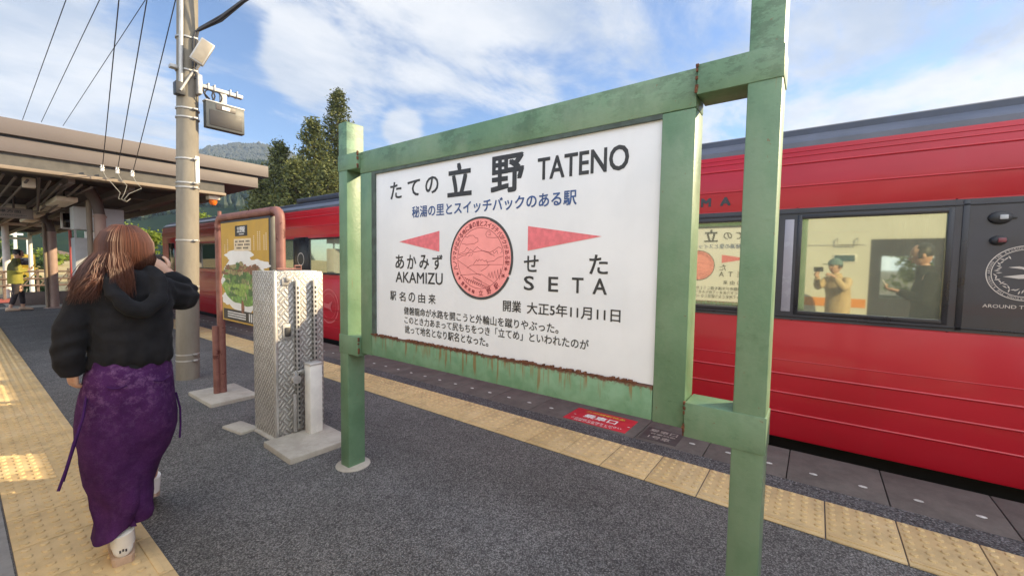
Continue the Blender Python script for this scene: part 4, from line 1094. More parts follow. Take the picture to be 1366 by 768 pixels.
# plinth and lock post
b = MB(); b.box(1.33, 1.80, 2.81, 3.255, -.05, .040, bev=.012, rz=R(-2)); b.box(1.42, 1.84, 3.265, 3.72, -.05, .012, bev=.006)
b.box(1.30, 1.45, 3.62, 3.90, -.05, .020, bev=.012, rz=R(8)); pl = b.build('concrete_plinth', M['concrete'], loc=(1.56, 3.3, 0))
tag(pl, 'rough concrete plinth under the aluminium cabinet', 'plinth')
lp = thing('lock_post', (1.672, 3.165, .045), 'short white square post padlocked to the aluminium cabinet', 'post')
b = MB(); b.box(1.622, 1.722, 3.115, 3.205, .03, .585, bev=.008); b.build('post', M['white_paint'], lp)
b = MB(); b.box(1.618, 1.726, 3.111, 3.209, .575, .592, bev=.004); b.build('cap', M['alu'], lp)
b = MB(); b.box(1.60, 1.66, 3.205, 3.235, .50, .535, bev=.004); b.tube([(1.66, 3.22, .52), (1.57, 3.20, .525), (1.53, 3.18, .50)], .012, 8); b.build('hasp', M['galv'], lp)
b = MB(); b.cyl((1.545, 3.160, .478), (1.545, 3.19, .478), .032, seg=18); pk = b.build('padlock', M['galv'], lp)
b = MB(); b.tube([(1.532, 3.175, .50), (1.530, 3.175, .53), (1.545, 3.175, .545), (1.56, 3.175, .53), (1.558, 3.175, .50)], .005, 8); b.build('shackle', M['galv'], pk)
b = MB(); b.obox(Vector((1.56, 3.232, .20)), Vector((.012, 0, 0)), Vector((0, .006, 0)), Vector((0, 0, .15)), .002); b.build('strap', M['galv'], lp)

# ================================================================== CONCRETE POLE WITH LAMP AND DISPLAY
PXc, PYc = 1.605, 5.86
lean = lambda z: PXc+.0225*z
pole = thing('utility_pole', (PXc, PYc, 0), 'round concrete pole with steel bands standing beside the walking woman', 'pole')
b = MB(); b.tube([(lean(-.3), PYc, -.3), (lean(2), PYc, 2), (lean(9), PYc, 9)], [.113, .1055, .080], 28); b.build('shaft', M['pole'], pole)
for z in (.22, .29, 1.02, 1.07, 1.60, 2.20, 2.25, 2.52, 2.98, 3.08, 3.50, 3.86):
    b = MB(); b.lathe([(.1075, -.010), (.112, -.008), (.112, .008), (.1075, .010)], (lean(z), PYc, z), 28); b.box(lean(z)+.02, lean(z)+.06, PYc-.132, PYc-.10, z-.010, z+.010, bev=.003)
    b.build('steel_band', M['galv'], pole)
b = MB(); b.box(lean(2.4)+.045, lean(2.4)+.085, PYc-.104, PYc-.09, 2.26, 2.56, bev=.004); b.build('number_plate', M['white_paint'], pole)
b = MB(); b.tube([(lean(3.3)-.085, PYc-.09, 3.3), (lean(6)-.075, PYc-.09, 6), (lean(9)-.06, PYc-.09, 9)], .021, 10); b.build('conduit', M['galv'], pole)
b = MB(); b.box(lean(3.3)-.14, lean(3.3)-.05, PYc-.12, PYc-.02, 3.20, 3.34, bev=.01); b.build('junction_box', M['dark_metal'], pole)
b = MB(); b.box(lean(3.5)-.17, lean(3.5)-.09, PYc-.06, PYc+.02, 3.49, 3.53, bev=.008); b.build('bolt_lug', M['galv'], pole)
fl = thing('floodlight', (1.80, 5.70, 3.68), 'small square floodlight on the concrete pole', 'floodlight')
c = Vector((1.755, 5.62, 3.685)); ax = Vector((.40, -.12, .90)).normalized(); up_ = Vector((.93, -.25, -.22)); ay = (up_-ax*up_.dot(ax)).normalized(); n = ax.cross(ay)
if n.y > 0: n = -n
b = MB(); b.obox(c, ax*.140, ay*.068, n*.030, .012); b.build('housing', M['galv'], fl)
b = MB(); b.obox(c+n*.031, ax*.124, ay*.054, n*.003, .002); b.build('lens', plain('dusty_lens', (.30, .26, .20), .4), fl)
b = MB(); b.tube([c-n*.03, c-n*.06-Vector((0, 0, .08)), (1.72, 5.76, 3.50)], .014, 8); b.tube([(1.72, 5.76, 3.52), (1.58, 5.74, 3.24)], .012, 8); b.build('bracket', M['galv'], fl)
dp = thing('departure_display', (1.99, 5.75, 3.0), 'small dark display board hanging from an arm on the concrete pole', 'display')
DYp = 5.74
b = MB(); b.box(1.74, 2.19, DYp-.03, DYp+.03, 3.335, 3.375, bev=.004); b.box(1.73, 1.77, DYp-.05, DYp+.05, 3.25, 3.46, bev=.004)
for x in (1.83, 1.89, 2.05, 2.12): b.box(x, x+.012, DYp-.04, DYp+.04, 3.33, 3.40, bev=.002)
b.box(1.955, 2.02, DYp-.02, DYp+.02, 3.20, 3.335, bev=.003); b.build('arm', M['galv'], dp)
b = MB(); b.box(1.80, 2.195, DYp-.045, DYp+.045, 2.905, 3.205, bev=.006); cs = b.build('housing', plain('display_grey', (.055, .060, .060), .5), dp)
b = MB(); b.box(1.795, 2.20, DYp-.05, DYp+.05, 3.196, 3.212, bev=.003); b.build('top_edge', M['galv'], cs)
b = MB(); b.box(1.835, 2.165, DYp-.050, DYp-.044, 2.935, 3.11, bev=.002); b.build('screen', M['screen'], cs)
b = MB(); b.box(1.90, 2.10, DYp-.050, DYp-.044, 3.125, 3.185, bev=.002); b.build('header_plate', plain('header_brown', (.09, .075, .065), .5), cs)
b = MB(); b.box(1.96, 2.04, DYp-.054, DYp-.049, 3.135, 3.175, bev=.002); b.build('logo_plate', M['porcelain'], cs)
b = MB(); b.tube([(1.77, DYp-.01, 3.36), (1.79, DYp-.05, 3.26), (1.84, DYp-.04, 3.22)], .010, 6)
for k in range(2): b.tube([(1.85+.05*math.cos(R(a))+.07*k, DYp-.02, 3.275+.055*math.sin(R(a))) for a in range(-60, 270, 30)], .008, 6)
b.build('cable', M['wire'], dp)
# cables
def wire(label, pts, r, group='overhead wires above the platform roof', sag=.0):
    b = MB(); a, c = Vector(pts[0]), Vector(pts[-1])
    P_ = [a.lerp(c, i/14)-Vector((0, 0, sag*4*(i/14)*(1-i/14))) for i in range(15)] if len(pts) == 2 else [Vector(p) for p in pts]
    b.tube(P_, r, 6); o = b.build('overhead_wire', M['wire'], loc=tuple(a)); tag(o, label, 'wire', group); return o
def through(p, q, f): p, q = Vector(p), Vector(q); return tuple(p+(q-p)*f)
wire('wire reaching the roof edge farthest left', [(.903, 12, 3.921), through((.903, 12, 3.921), (.894, 7, 4.299), 3.0)], .0045)
wire('second wire from the left above the roof edge', [(1.135, 12, 3.945), through((1.135, 12, 3.945), (1.172, 7, 4.44), 3.0)], .0045)
wire('slanting wire that crosses two steep wires on its way to the pole', [(1.417, 12, 3.952), through((1.417, 12, 3.952), (1.594, 7, 4.653), 2.4)], .0045)
INS = [(1.289, 7.93, 2.612), (1.44, 7.93, 2.61), (1.598, 7.93, 2.597)]
TOPS = [(.956, 5, 3.626), (1.144, 5, 3.72), (1.36, 5, 3.93)]
for (p, q), lb in zip(zip(INS, TOPS), ('steep wire down to the leftmost insulator under the roof edge', 'steep wire down to the middle insulator under the roof edge', 'curved wire between the pole and the rightmost insulator')):
    wire(lb, [p, through(p, q, 2.2)], .0045, sag=.10 if 'curved' in lb else .03)
for p, lb in zip(INS, ('leftmost', 'middle', 'rightmost')):
    t = thing('insulator', p, 'small white porcelain insulator on the roof beam, '+lb+' of three', 'insulator', 'insulators under the roof edge')
    b = MB(); b.lathe([(0, -.045), (.018, -.045), (.022, -.02), (.014, -.015), (.026, .01), (.016, .016), (.018, .04), (0, .045)], p, 14); b.build('porcelain_body', M['porcelain'], t)
    b = MB(); b.tube([(p[0], p[1], p[2]-.03), (p[0]+.03, p[1]-.02, p[2]-.12), (p[0]+.09, p[1]-.02, p[2]-.20), (1.50+(p[0]-1.44)*.3, 7.90, 2.30), (1.47+(p[0]-1.44)*.2, 7.93, 2.22), (1.53, 7.97, 2.19), (1.58, 8.0, 2.24)], .0042, 6); b.build('tail_wire', M['alu_dull'], t)
b = MB(); rg = random.Random(2)
for k in range(5):
    o_ = Vector((rg.uniform(-.02, .02), 0, rg.uniform(-.03, .03)))
    A_, B_ = Vector((1.75, 5.74, 3.96))+o_, Vector((2.098, 5.4, 4.343))+o_*1.5
    D_ = B_-A_; b.tube([A_+Vector((-.03, 0, -.35-.05*k)), A_+Vector((-.02, 0, -.1)), A_, A_+D_*.5-Vector((0, 0, .02+.01*k)), B_, A_+D_*6], .011, 6)
o = b.build('cable_bundle', M['wire'], loc=(1.75, 5.74, 3.96)); tag(o, 'thick black cable bundle leaving the concrete pole to the upper right', 'cable')

# ================================================================== PLATFORM ROOF
cy0, cy1 = 8.0, 31.0
cn = thing('platform_roof', (1.5, 19, 0), 'brown stepped platform roof on steel columns over the far platform', 'roof')
b = MB(); b.box(-1.2, 3.455, cy0, cy1, 2.872, 3.068, bev=.006); b.build('upper_fascia', M['fascia'], cn)
b = MB(); b.box(-1.15, 3.30, cy0+.05, cy1-.05, 2.665, 2.845, bev=.006); b.build('lower_fascia', M['fascia'], cn)
b = MB(); b.box(-1.14, 3.40, cy0+.07, cy1-.07, 2.846, 2.871); b.build('shadow_gap', M['dark_metal'], cn)
b = MB(); b.box(-1.1, 2.795, cy0+.10, cy0+.2, 2.500, 2.664); b.build('end_beam_web', plain('beam_grey', (.085, .078, .068), .7, var=.2), cn)
b = MB(); b.box(-1.1, 2.795, cy0+.03, cy0+.26, 2.455, 2.500, bev=.004); b.build('end_beam_flange', M['beam'], cn)
for k in range(6):
    y = cy0+2.2+k*3.6; b = MB(); b.box(-1.0, 2.9, y, y+.10, 2.50, 2.66); b.box(-1.0, 2.9, y-.04, y+.14, 2.485, 2.50); b.build('cross_beam', M['steel_brown'], cn)
for x in (.2, 1.0, 1.62, 2.3, 2.7):
    b = MB(); b.box(x, x+.07, cy0+.27, cy1-.2, 2.40, 2.497); b.build('purlin', M['steel_brown'], cn)
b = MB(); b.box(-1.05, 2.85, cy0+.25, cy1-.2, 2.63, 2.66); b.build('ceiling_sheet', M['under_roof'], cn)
def column(x, y, r, label, top=2.47):
    b = MB(); b.cyl((x, y, 0), (x, y, top-.38), r, seg=20); b.lathe([(r+.01, -.015), (r+.014, 0), (r+.01, .015)], (x, y, top-.42), 20)
    b.lathe([(r*2.0, 0), (r*2.0, .02), (r*1.2, .03)], (x, y, .0), 20)
    c = b.build('column', M['col_pink'], cn)
    b = MB(); b.tube([(x, y, top-.40), (x-.03, y, top-.2), (x-.12, y, top+.02)], [r*.95, r*1.0, r*1.2], 14); b.build('branching_head', M['steel_brown'], c)
    return c
column(1.475, 9.4, .072, 'near roof column behind the woman\'s head')
column(1.68, 16.9, .10, 'farther roof column behind the map of wires')
b = MB(); b.cyl((1.36, 9.45, .02), (1.36, 9.45, 2.3), .035, seg=12); b.build('downpipe', M['beam'], cn)
b = MB(); b.cyl((1.55, 16.85, .02), (1.55, 16.85, 2.3), .035, seg=12); b.build('downpipe', M['beam'], cn)
for x, y, rz in ((1.12, 10.0, 0), (1.10, 11.5, 0), (1.1, 13.5, 0), (.75, 12.2, 0), (1.2, 15.5, 0)):
    b = MB(); b.box(x-.12, x+.12, y-.6, y+.6, 2.25, 2.33, bev=.02); l = b.build('strip_light', M['lamp_cream'], cn)
    b = MB(); b.cyl((x, y-.3, 2.33), (x, y-.3, 2.5), .012, seg=6); b.cyl((x, y+.3, 2.33), (x, y+.3, 2.5), .012, seg=6); b.build('hanger', M['dark_metal'], l)
rg = random.Random(8)
for k in range(9):
    x0 = .45+.1*k; b = MB(); b.tube([(x0, 8.4, 2.43-.02*(k % 3)), (x0+rg.uniform(-.1, .2), 11, 2.34-.05*(k % 4)), (x0+rg.uniform(-.1, .3), 16, 2.38)], .016, 6); b.build('cable_run', M['steel_brown'], cn)
b = MB(); b.box(2.30, 2.42, 8.6, 8.75, 2.3, 2.44, bev=.01); b.build('junction_box', M['lamp_cream'], cn)
b = MB(); b.box(.62, .74, 8.6, 8.72, 2.32, 2.45, bev=.01); b.build('junction_box', M['lamp_cream'], cn)
bt = thing('beacon_lamp', (2.66, 8.2, 2.36), 'orange warning lamp hanging under the corner of the platform roof', 'beacon')
b = MB(); b.box(2.58, 2.74, 8.12, 8.28, 2.385, 2.452, bev=.01); b.build('housing', M['lamp_cream'], bt)
b = MB(); b.lathe([(0, -.09), (.035, -.085), (.055, -.05), (.06, 0)], (2.66, 8.2, 2.384), 20); b.build('lens', M['orange'], bt)
hs = thing('hanging_sign', (.5, 11, 2.1), 'pale direction sign hanging under the platform roof at the left', 'sign')
b = MB(); b.box(-.5, .895, 10.97, 11.03, 2.035, 2.205, bev=.008); b.build('panel', plain('sign_taupe', (.28, .23, .20), .5), hs)
b = MB(); text_on(b, '熊本・大津方面', (.18, 10.968, 2.125), (1, 0, 0), (0, 0, 1), .58, .05, .03); text_on(b, 'for Ozu, Kumamoto', (.18, 10.968, 2.070), (1, 0, 0), (0, 0, 1), .64, .03, .01); b.build('lettering', M['ink'], hs, smooth=0, fix=False)
for x in (.0, .68):
    b = MB(); b.cyl((x, 11, 2.2), (x, 11, 2.5), .014, seg=8); b.build('hanger', M['steel_brown'], hs)
mm = thing('platform_mirror', (1.68, 14, 2.2), 'white framed mirror hanging under the roof beyond the column', 'mirror')
b = MB(); b.box(1.545, 1.82, 13.96, 14.04, 2.04, 2.43, bev=.03); b.build('frame', M['white_paint'], mm)
b = MB(); b.box(1.58, 1.79, 13.95, 13.962, 2.08, 2.40, bev=.004); b.build('glass', M['glass_door'], mm)
b = MB(); b.cyl((1.75, 14, 2.42), (1.75, 14, 2.6), .02, seg=8); b.build('hanger', M['dark_metal'], mm)
# white panel locker behind the column
lk = thing('equipment_locker', (1.58, 10, 0), 'tall pale grey equipment locker standing behind the roof column', 'locker')
b = MB(); b.box(1.255, 1.88, 10.0, 10.35, .05, 1.72, bev=.006); b.build('body', M['locker_grey'], lk)
b = MB(); b.box(1.255, 1.88, 10.0, 10.35, 1.86, 2.24, bev=.006); b.build('upper_case', plain('locker_pale', (.55, .58, .60), .5, var=.04), lk)
b = MB()
for x in (1.27, 1.56, 1.86): b.box(x-.012, x+.012, 10.02, 10.05, 1.715, 1.865)
b.build('upright', M['locker_grey'], lk)
for x in (1.42, 1.50):
    b = MB(); b.lathe([(.0, 0), (.035, .0), (.035, .11), (0, .115)], (x, 10.1, 1.722), 14); o = b.build('white_canister', M['porcelain'], loc=(x, 10.1, 1.722)); tag(o, 'small white canister on the shelf of the pale locker, '+('left' if x < 1.45 else 'right')+' one', 'canister', 'canisters on the locker')
b = MB(); b.box(1.0, 2.6, 18.2, 18.32, .005, .38, bev=.01); o = b.build('low_wall', M['steel_brown'], loc=(1.8, 18.25, 0)); tag(o, 'low dark wall at the end of the platform below the fence', 'wall')

# ================================================================== BEYOND THE PLATFORM END
fn = thing('rail_fence', (2.6, 21, -.1), 'weathered post and rail fence at the end of the platform', 'fence')
for k in range(13):
    x = .3+.36*k; b = MB(); b.box(x-.035, x+.035, 20.96, 21.03, -1.1, .98+.05*math.sin(k*2.3), bev=.008, rz=.1*math.sin(k)); b.build('post', M['wood_dark'], fn)
for z in (.90, .66, .44):
    b = MB(); b.tube([(.1, 20.95, z), (2.4, 20.95, z+.02), (4.9, 20.95, z-.01)], .032, 8); b.build('rail', M['wood_dark'], fn)
for k in range(12):
    x = .48+.36*k; b = MB(); b.tube([(x-.16, 20.94, .42), (x+.16, 20.94, .90)], .018, 6); b.build('brace', M['wood_dark'], fn)
rgb = random.Random(77)
for k in range(16):
    x, y = rgb.uniform(1.5, 9), rgb.uniform(34, 70); zz = -1.1+2.6*max(0, min(1, ((math.hypot(x, y)-27)/71-.02)/.5)); hh = rgb.uniform(.5, 1.3)
    t = thing('bush', (x, y, zz), 'rounded bush in the dry field beyond the fence', 'bush', 'bushes in the dry field')
    c = MB(); leaf_cluster(c, (x, y, zz+hh*.5), hh, 150, rgb, .55, .55); c.build('foliage', M['leaf_lime'] if k % 3 else M['leaf_dark'], t, smooth=0, fix=False)
def small_pole(label, x, y, z1, r, mat, arms=()):
    t = thing('utility_pole', (x, y, -1.1), label, 'pole', 'poles in the background')
    b = MB(); b.tube([(x, y, -1.1), (x, y, z1)], [r, r*.75], 10); b.build('shaft', mat, t)
    for z, w, dx in arms:
        b = MB(); b.box(x-w+dx, x+w+dx, y-.06, y+.06, z-.05, z+.05); b.build('crossarm', M['white_paint'], t)
    return t
small_pole('pale steel pole to the right of the far pedestrian, near the roof column', 2.30, 30, 3.3, .09, M['white_paint'], ((2.25, .5, -.45),))
small_pole('thin pale pole with short crossarms above the far pedestrian', 2.22, 36, 3.2, .09, M['white_paint'], ((2.9, .3, 0), (2.65, .3, 0)))
small_pole('short thin pole between the two taller pale poles', 3.1, 42, 2.6, .06, M['white_paint'])
small_pole('thick pale pole at the left border of the photo', 1.15, 22, 2.55, .11, M['white_paint'], ((2.5, .55, .3),))
rp = thing('red_pole', (1.665, 14.6, 0), 'slim red pole under the mirror', 'pole')
b = MB(); b.cyl((1.76, 14.6, 0), (1.76, 14.6, 2.05), .028, seg=10); b.build('shaft', M['red_pole'], rp)
b = MB(); b.lathe([(.09, 0), (.09, .02), (.03, .04)], (1.76, 14.6, 0), 16); b.build('foot', M['red_pole'], rp)
ym = thing('track_machine', (2.85, 40, -1), 'yellow maintenance vehicle parked beyond the far pedestrian', 'vehicle')
b = MB(); b.box(2.2, 3.3, 39, 42, -.35, .75, bev=.08); b.build('body', M['paint_yellow'], ym)
b = MB(); b.box(2.3, 3.2, 39.2, 40.6, .75, 1.55, bev=.08); b.build('cab', M['paint_yellow'], ym)
b = MB(); b.box(2.4, 3.1, 39.17, 39.21, .9, 1.35, bev=.01); b.build('windscreen', M['glass_door'], ym)
for y in (39.6, 41.4):
    b = MB(); b.cyl((2.15, y, -.7), (3.35, y, -.7), .38, seg=18); b.build('wheelset', M['under'], ym)
hsx = thing('shed', (5.2, 62, 0), 'low pale shed in the dry field beyond the fence', 'shed')
b = MB(); b.box(4.6, 7.4, 60, 64, -1, 1.6); b.build('wall', M['white_paint'], hsx)
b = MB(); b.prism([(4.4, 59.7, 1.6), (7.6, 59.7, 1.6), (7.6, 59.7, 1.75), (6.0, 59.7, 2.2), (4.4, 59.7, 1.75)], (0, 4.6, 0)); b.build('roof', M['steel_brown'], hsx)
b = MB(); b.box(5.2, 6.2, 59.95, 60.02, -.6, 1.0); b.build('door', M['wood_dark'], hsx)

# ================================================================== CREAM RAILCAR ON THE OTHER TRACK (seen in the window glass)
rcx = -.80
ct = thing('cream_railcar', (-2.1, 0, -1), 'cream railcar with an orange band mirrored in the red train windows', 'train car')
def cut(b, spans):    # side wall with openings: spans of (y0,y1,z0,z1)
    yy = -9.0
    for a, c, z0, z1 in sorted(spans):
        b.box(rcx-.06, rcx, yy, a, .03, 2.30); b.box(rcx-.06, rcx, a, c, .03, z0); b.box(rcx-.06, rcx, a, c, z1, 2.30); yy = c
    b.box(rcx-.06, rcx, yy, 7, .03, 2.30)
ops = [(-6.6, -5.4, 1.05, 1.8), (-5.2, -4.0, 1.05, 1.8), (-1.52, -.66, .10, 1.86), (2.2, 3.4, 1.05, 1.8), (3.6, 4.8, 1.05, 1.8)]
b = MB(); cut(b, ops); b.box(-3.3, -3.24, -9, 7, .03, .9); b.box(-3.3, -3.24, -9, 7, 1.9, 2.3); b.box(-3.24, rcx-.06, -9, -8.94, .03, 2.3); b.box(-3.24, rcx-.06, 6.94, 7, .03, 2.3); b.box(-3.24, rcx-.06, -8.94, 6.94, -.05, .03)
b.build('body', M['cream_car'], ct)
b = MB(); b.extrude_y([(rcx+.02, 2.301), (rcx-.05, 2.42), (-1.4, 2.56), (-2.7, 2.56), (-3.25, 2.42), (-3.32, 2.301)], -9.02, 7.02); b.build('roof', M['locker_grey'], ct)
b = MB(); 
for a, c in ((-9, -1.54), (-.64, 7)): b.box(rcx-.002, rcx+.006, a, c, .78, .92)
b.build('orange_band', M['orange_band'], ct)
b = MB(); b.tube([(rcx+.005, -8.9, 1.80), (rcx+.005, -1.6, 1.80)], .008, 6); b.tube([(rcx+.005, -.6, 1.78), (rcx+.005, 6.9, 1.78)], .008, 6); b.build('drip_rail', M['locker_grey'], ct)
b = MB(); b.box(rcx-.002, rcx+.012, -.50, -.20, 1.50, 1.63, bev=.006); dd = b.build('destination_display', M['white_paint'], ct)
b = MB(); b.box(rcx+.011, rcx+.016, -.48, -.22, 1.515, 1.615); b.build('screen', M['led_blue'], dd)
b = MB(); b.tube([(rcx+.004, -.50, 1.88), (rcx+.05, -.50, 1.88), (rcx+.05, -.50, 1.78), (rcx+.05, -.25, 1.78), (rcx+.05, -.25, 1.88), (rcx+.004, -.25, 1.88)], .008, 8); b.build('grab_rail', M['galv'], ct)
b = MB(); b.box(rcx-.05, rcx-.02, -1.52, -.66, .10, .95); b.box(rcx-.05, rcx-.02, -1.52, -.66, 1.6, 1.86); b.box(rcx-.05, rcx-.02, -.80, -.66, .95, 1.6); b.box(rcx-.05, rcx-.02, -1.52, -1.38, .95, 1.6); b.build('door', M['belt'], ct)
for a, c, z0, z1 in ops:
    if z0 < .5: continue
    b = MB(); b.box(rcx-.03, rcx-.02, a, c, z0, z1); b.build('window', M['glass_door'], ct)
for yc in (-6.5, 4.5):
    b = MB(); b.box(-2.9, -1.2, yc-1.1, yc+1.1, -1.0, -.06, bev=.05); b.build('bogie', M['under'], ct)

# ================================================================== PEOPLE
def add_head(b, c, face, s=1.0, skull=True, mats=(0, 1, 2, 3)):
    """eyes, nose, mouth and ears on a head of centre c looking along face; skull included when asked"""
    f = Vector(face).normalized(); side = f.cross(Vector((0, 0, 1))).normalized(); up = side.cross(f).normalized()
    rot = Matrix((side, f, up)).transposed()
    L = lambda x, y, z: c + side*x*s + f*y*s + up*z*s
    b.mi = mats[0]
    if skull:
        hb = bmesh.new(); bmesh.ops.create_uvsphere(hb, u_segments=24, v_segments=18, radius=1)
        for v in hb.verts:
            x, y, z = v.co
            w = .074*(1 - .28*max(0, -z)**1.6); d = .092*(1-.10*max(0, -z))
            yy = y*d + (.012*max(0, -z) if y > 0 else -.004)
            if y < 0 and z < -.25: yy *= 1+.35*z*.8
            if y > .6: yy -= .010*(y-.6)
            v.co = L(x*w, yy, z*.112)
        b.add(hb)
    b.ell(L(0, .094, -.012), (.011*s, .016*s, .020*s), 10, rot); b.ell(L(0, .101, -.024), (.014*s, .012*s, .010*s), 10, rot)
    for q in (-1, 1):
        b.ell(L(q*.074, -.004, -.008), (.010*s, .020*s, .030*s), 10, rot)
        b.mi = mats[1]; b.ell(L(q*.030, .078, .008), (.013*s, .010*s, .0085*s), 10, rot)
        b.mi = mats[2]; b.ell(L(q*.030, .0855, .008), (.006*s, .004*s, .0065*s), 8, rot)
        b.obox(L(q*.031, .086, .026), side*.016*s, f*.003*s, up*.0028*s); b.mi = mats[0]
    b.mi = mats[3]; b.ell(L(0, .090, -.052), (.022*s, .008*s, .0075*s), 12, rot); b.mi = mats[0]
def add_hand(b, wrist, d, nrm, thumb, s=1.0, curl=(28, 38, 26)):
    """palm with four fingers that bend towards nrm, thumb leaves the palm side given by thumb"""
    w = Vector(wrist); d = Vector(d).normalized(); n = Vector(nrm); n = (n-d*n.dot(d)).normalized()
    t = d.cross(n); t = t if t.dot(Vector(thumb)) > 0 else -t
    rings = []
    for u, hw, th in ((-.02, .024, .019), (.012, .030, .017), (.045, .038, .0155), (.078, .039, .013), (.088, .034, .010)):
        rings.append([w+d*u*s + t*hw*s*math.cos(a*math.pi/8)*1.0 + n*th*s*math.sin(a*math.pi/8) for a in range(16)])
    b.loft(rings)
    for i, L in enumerate((.068, .077, .071, .055)):
        p = w+d*.070*s+t*(.028-.0187*i)*s; dd = d.copy(); V = [p]; rd = [.0088*s]; dirn = d.copy()
        ang = 0
        for j, fr in enumerate((.25, .35, .25, .20)):
            if j > 0: ang += R(curl[j-1]*(1+.12*i))
            dirn = d*math.cos(ang)+n*math.sin(ang)
            V.append(V[-1]+dirn*(L+.018)*fr*s); rd.append((.0085, .0080, .0074, .0060)[j]*s)
        b.add_mesh(chain(V, rd, 1))
    p = w+d*.018*s+t*.022*s; V = [p, p+(d*.55+t*.8+n*.25).normalized()*.034*s]; V.append(V[1]+(d*.85+t*.35+n*.45).normalized()*.030*s); V.append(V[2]+(d*.85+n*.55).normalized()*.024*s)
    b.add_mesh(chain(V, [.0125*s, .0110*s, .0098*s, .0075*s], 1))
def wrinkle(me, amp, scale, squash=(1, 1, 1), seed=0.0):
    bm_ = bmesh.new(); bm_.from_mesh(me); bm_.normal_update()
    for v in bm_.verts:
        p = Vector((v.co.x*squash[0], v.co.y*squash[1], v.co.z*squash[2]))*scale + Vector((seed, seed*2, 0))
        k = noise.noise(p) + .5*noise.noise(p*2.1)
        k = 1-abs(k)*2 if amp < 0 else k
        v.co += v.normal*abs(amp)*k
    bm_.to_mesh(me); bm_.free(); return me
def ell_rings(rows, n=40, p=2.3):   # rows of (cx, cy, z, hx, hy)
    out = []
    for cx, cy, z, hx, hy in rows:
        rg_ = []
        for k in range(n):
            a = 2*math.pi*k/n; ca, sa = math.cos(a), math.sin(a)
            rg_.append(Vector((cx+hx*math.copysign(abs(ca)**(2/p), ca), cy+hy*math.copysign(abs(sa)**(2/p), sa), z)))
        out.append(rg_)
    return out

# ---- the woman walking away along the tactile strip
wm = None
b = MB()
hc = Vector((.478, 2.53, 1.405))
legs = skin([(.47, 2.52, .88), (.47, 2.53, 1.05), (.47, 2.51, 1.22), (.475, 2.52, 1.31), (.476, 2.53, 1.36),
             (.345, 2.50, 1.245), (.294, 2.49, 1.06), (.292, 2.525, .925), (.605, 2.51, 1.24), (.742, 2.64, 1.165), (.676, 2.72, 1.305),
             (.40, 2.52, .82), (.415, 2.54, .47), (.420, 2.50, .14), (.55, 2.53, .82), (.575, 2.72, .50), (.60, 2.83, .20)],
            [(0, 1), (1, 2), (2, 3), (3, 4), (2, 5), (5, 6), (6, 7), (2, 8), (8, 9), (9, 10), (0, 11), (11, 12), (12, 13), (0, 14), (14, 15), (15, 16)],
            [.11, .10, .09, .048, .045, .045, .034, .022, .045, .034, .022, .08, .050, .030, .08, .050, .030], 2)
b.add_mesh(legs)
add_head(b, hc, (.35, 1, -.02), 1.0)
add_hand(b, (.292, 2.528, .922), (.05, .12, -1), (.9, .3, 0), (.3, 1, 0), .88, (38, 50, 40))
add_hand(b, (.676, 2.72, 1.305), (-.72, .18, .62), (.30, .92, -.1), (-.3, -.1, 1), .92, (26, 44, 34))
wm = b.build('person', [M['skin'], M['eye'], M['iris'], M['lip']], loc=(.45, 2.52, 0), smooth=80)
tag(wm, 'woman in black hoodie and long purple skirt walking away while holding up a phone', 'person')
# hoodie
t = MB()
t.loft(ell_rings([(.48, 2.52, .905, .140, .125), (.482, 2.52, .93, .143, .140), (.484, 2.52, .98, .138, .142), (.484, 2.52, 1.04, .139, .140), (.481, 2.52, 1.12, .148, .134), (.478, 2.52, 1.20, .156, .122),
                  (.478, 2.52, 1.255, .148, .110), (.480, 2.52, 1.295, .112, .092), (.482, 2.53, 1.33, .072, .075), (.482, 2.54, 1.345, .06, .062)], 48))
t.add_mesh(skin([(.43, 2.51, 1.23), (.350, 2.505, 1.228), (.308, 2.495, 1.145), (.284, 2.49, 1.05), (.279, 2.505, .965), (.286, 2.525, .900), (.288, 2.53, .885)], [(i, i+1) for i in range(6)], [.068, .064, .056, .053, .055, .042, .038], 2))
t.add_mesh(skin([(.53, 2.52, 1.225), (.605, 2.525, 1.232), (.675, 2.575, 1.20), (.728, 2.635, 1.168), (.712, 2.675, 1.232), (.682, 2.714, 1.292), (.674, 2.722, 1.306)], [(i, i+1) for i in range(6)], [.074, .074, .070, .066, .060, .048, .040], 2))
hood = [(.440, 2.47, 1.345), (.398, 2.405, 1.275), (.425, 2.362, 1.19), (.485, 2.345, 1.150), (.545, 2.362, 1.19), (.572, 2.405, 1.275), (.530, 2.47, 1.345)]
t.add_mesh(skin(hood, [(i, i+1) for i in range(6)], [.030, .032, .031, .032, .031, .032, .030], 2))
t.ell((.485, 2.440, 1.235), (.085, .045, .095), 20)
hd = remesh(bm_to_mesh(t), .0080, 4)
wrinkle(hd, .006, 7, (1, 1, .6), 3.1); wrinkle(hd, -.0075, 7, (.8, .8, 1.5), 1.7)
bmx = bmesh.new(); bmx.from_mesh(hd); bmx.normal_update()
for v in bmx.verts:      # gathers above the elastic hem and at the elbows, pulls between the shoulder blades
    p_ = v.co; a_ = math.atan2(p_.y-2.52, p_.x-.478)
    k_ = math.exp(-max(0, p_.z-.93)/.07)*max(0, 1-abs(p_.x-.478)/.2)
    v.co += v.normal*(.0065*k_*math.sin(13*a_+3*noise.noise(p_*6)))
    if p_.x < .345 or p_.x > .64: v.co += v.normal*.0045*math.sin(70*p_.z+30*p_.y+4*noise.noise(p_*8))
bmx.to_mesh(hd); bmx.free()
b = MB(); b.add_mesh(hd); ho = b.build('hoodie', M['hoodie'], wm, smooth=80)
b = MB(); n = 90; rings = []
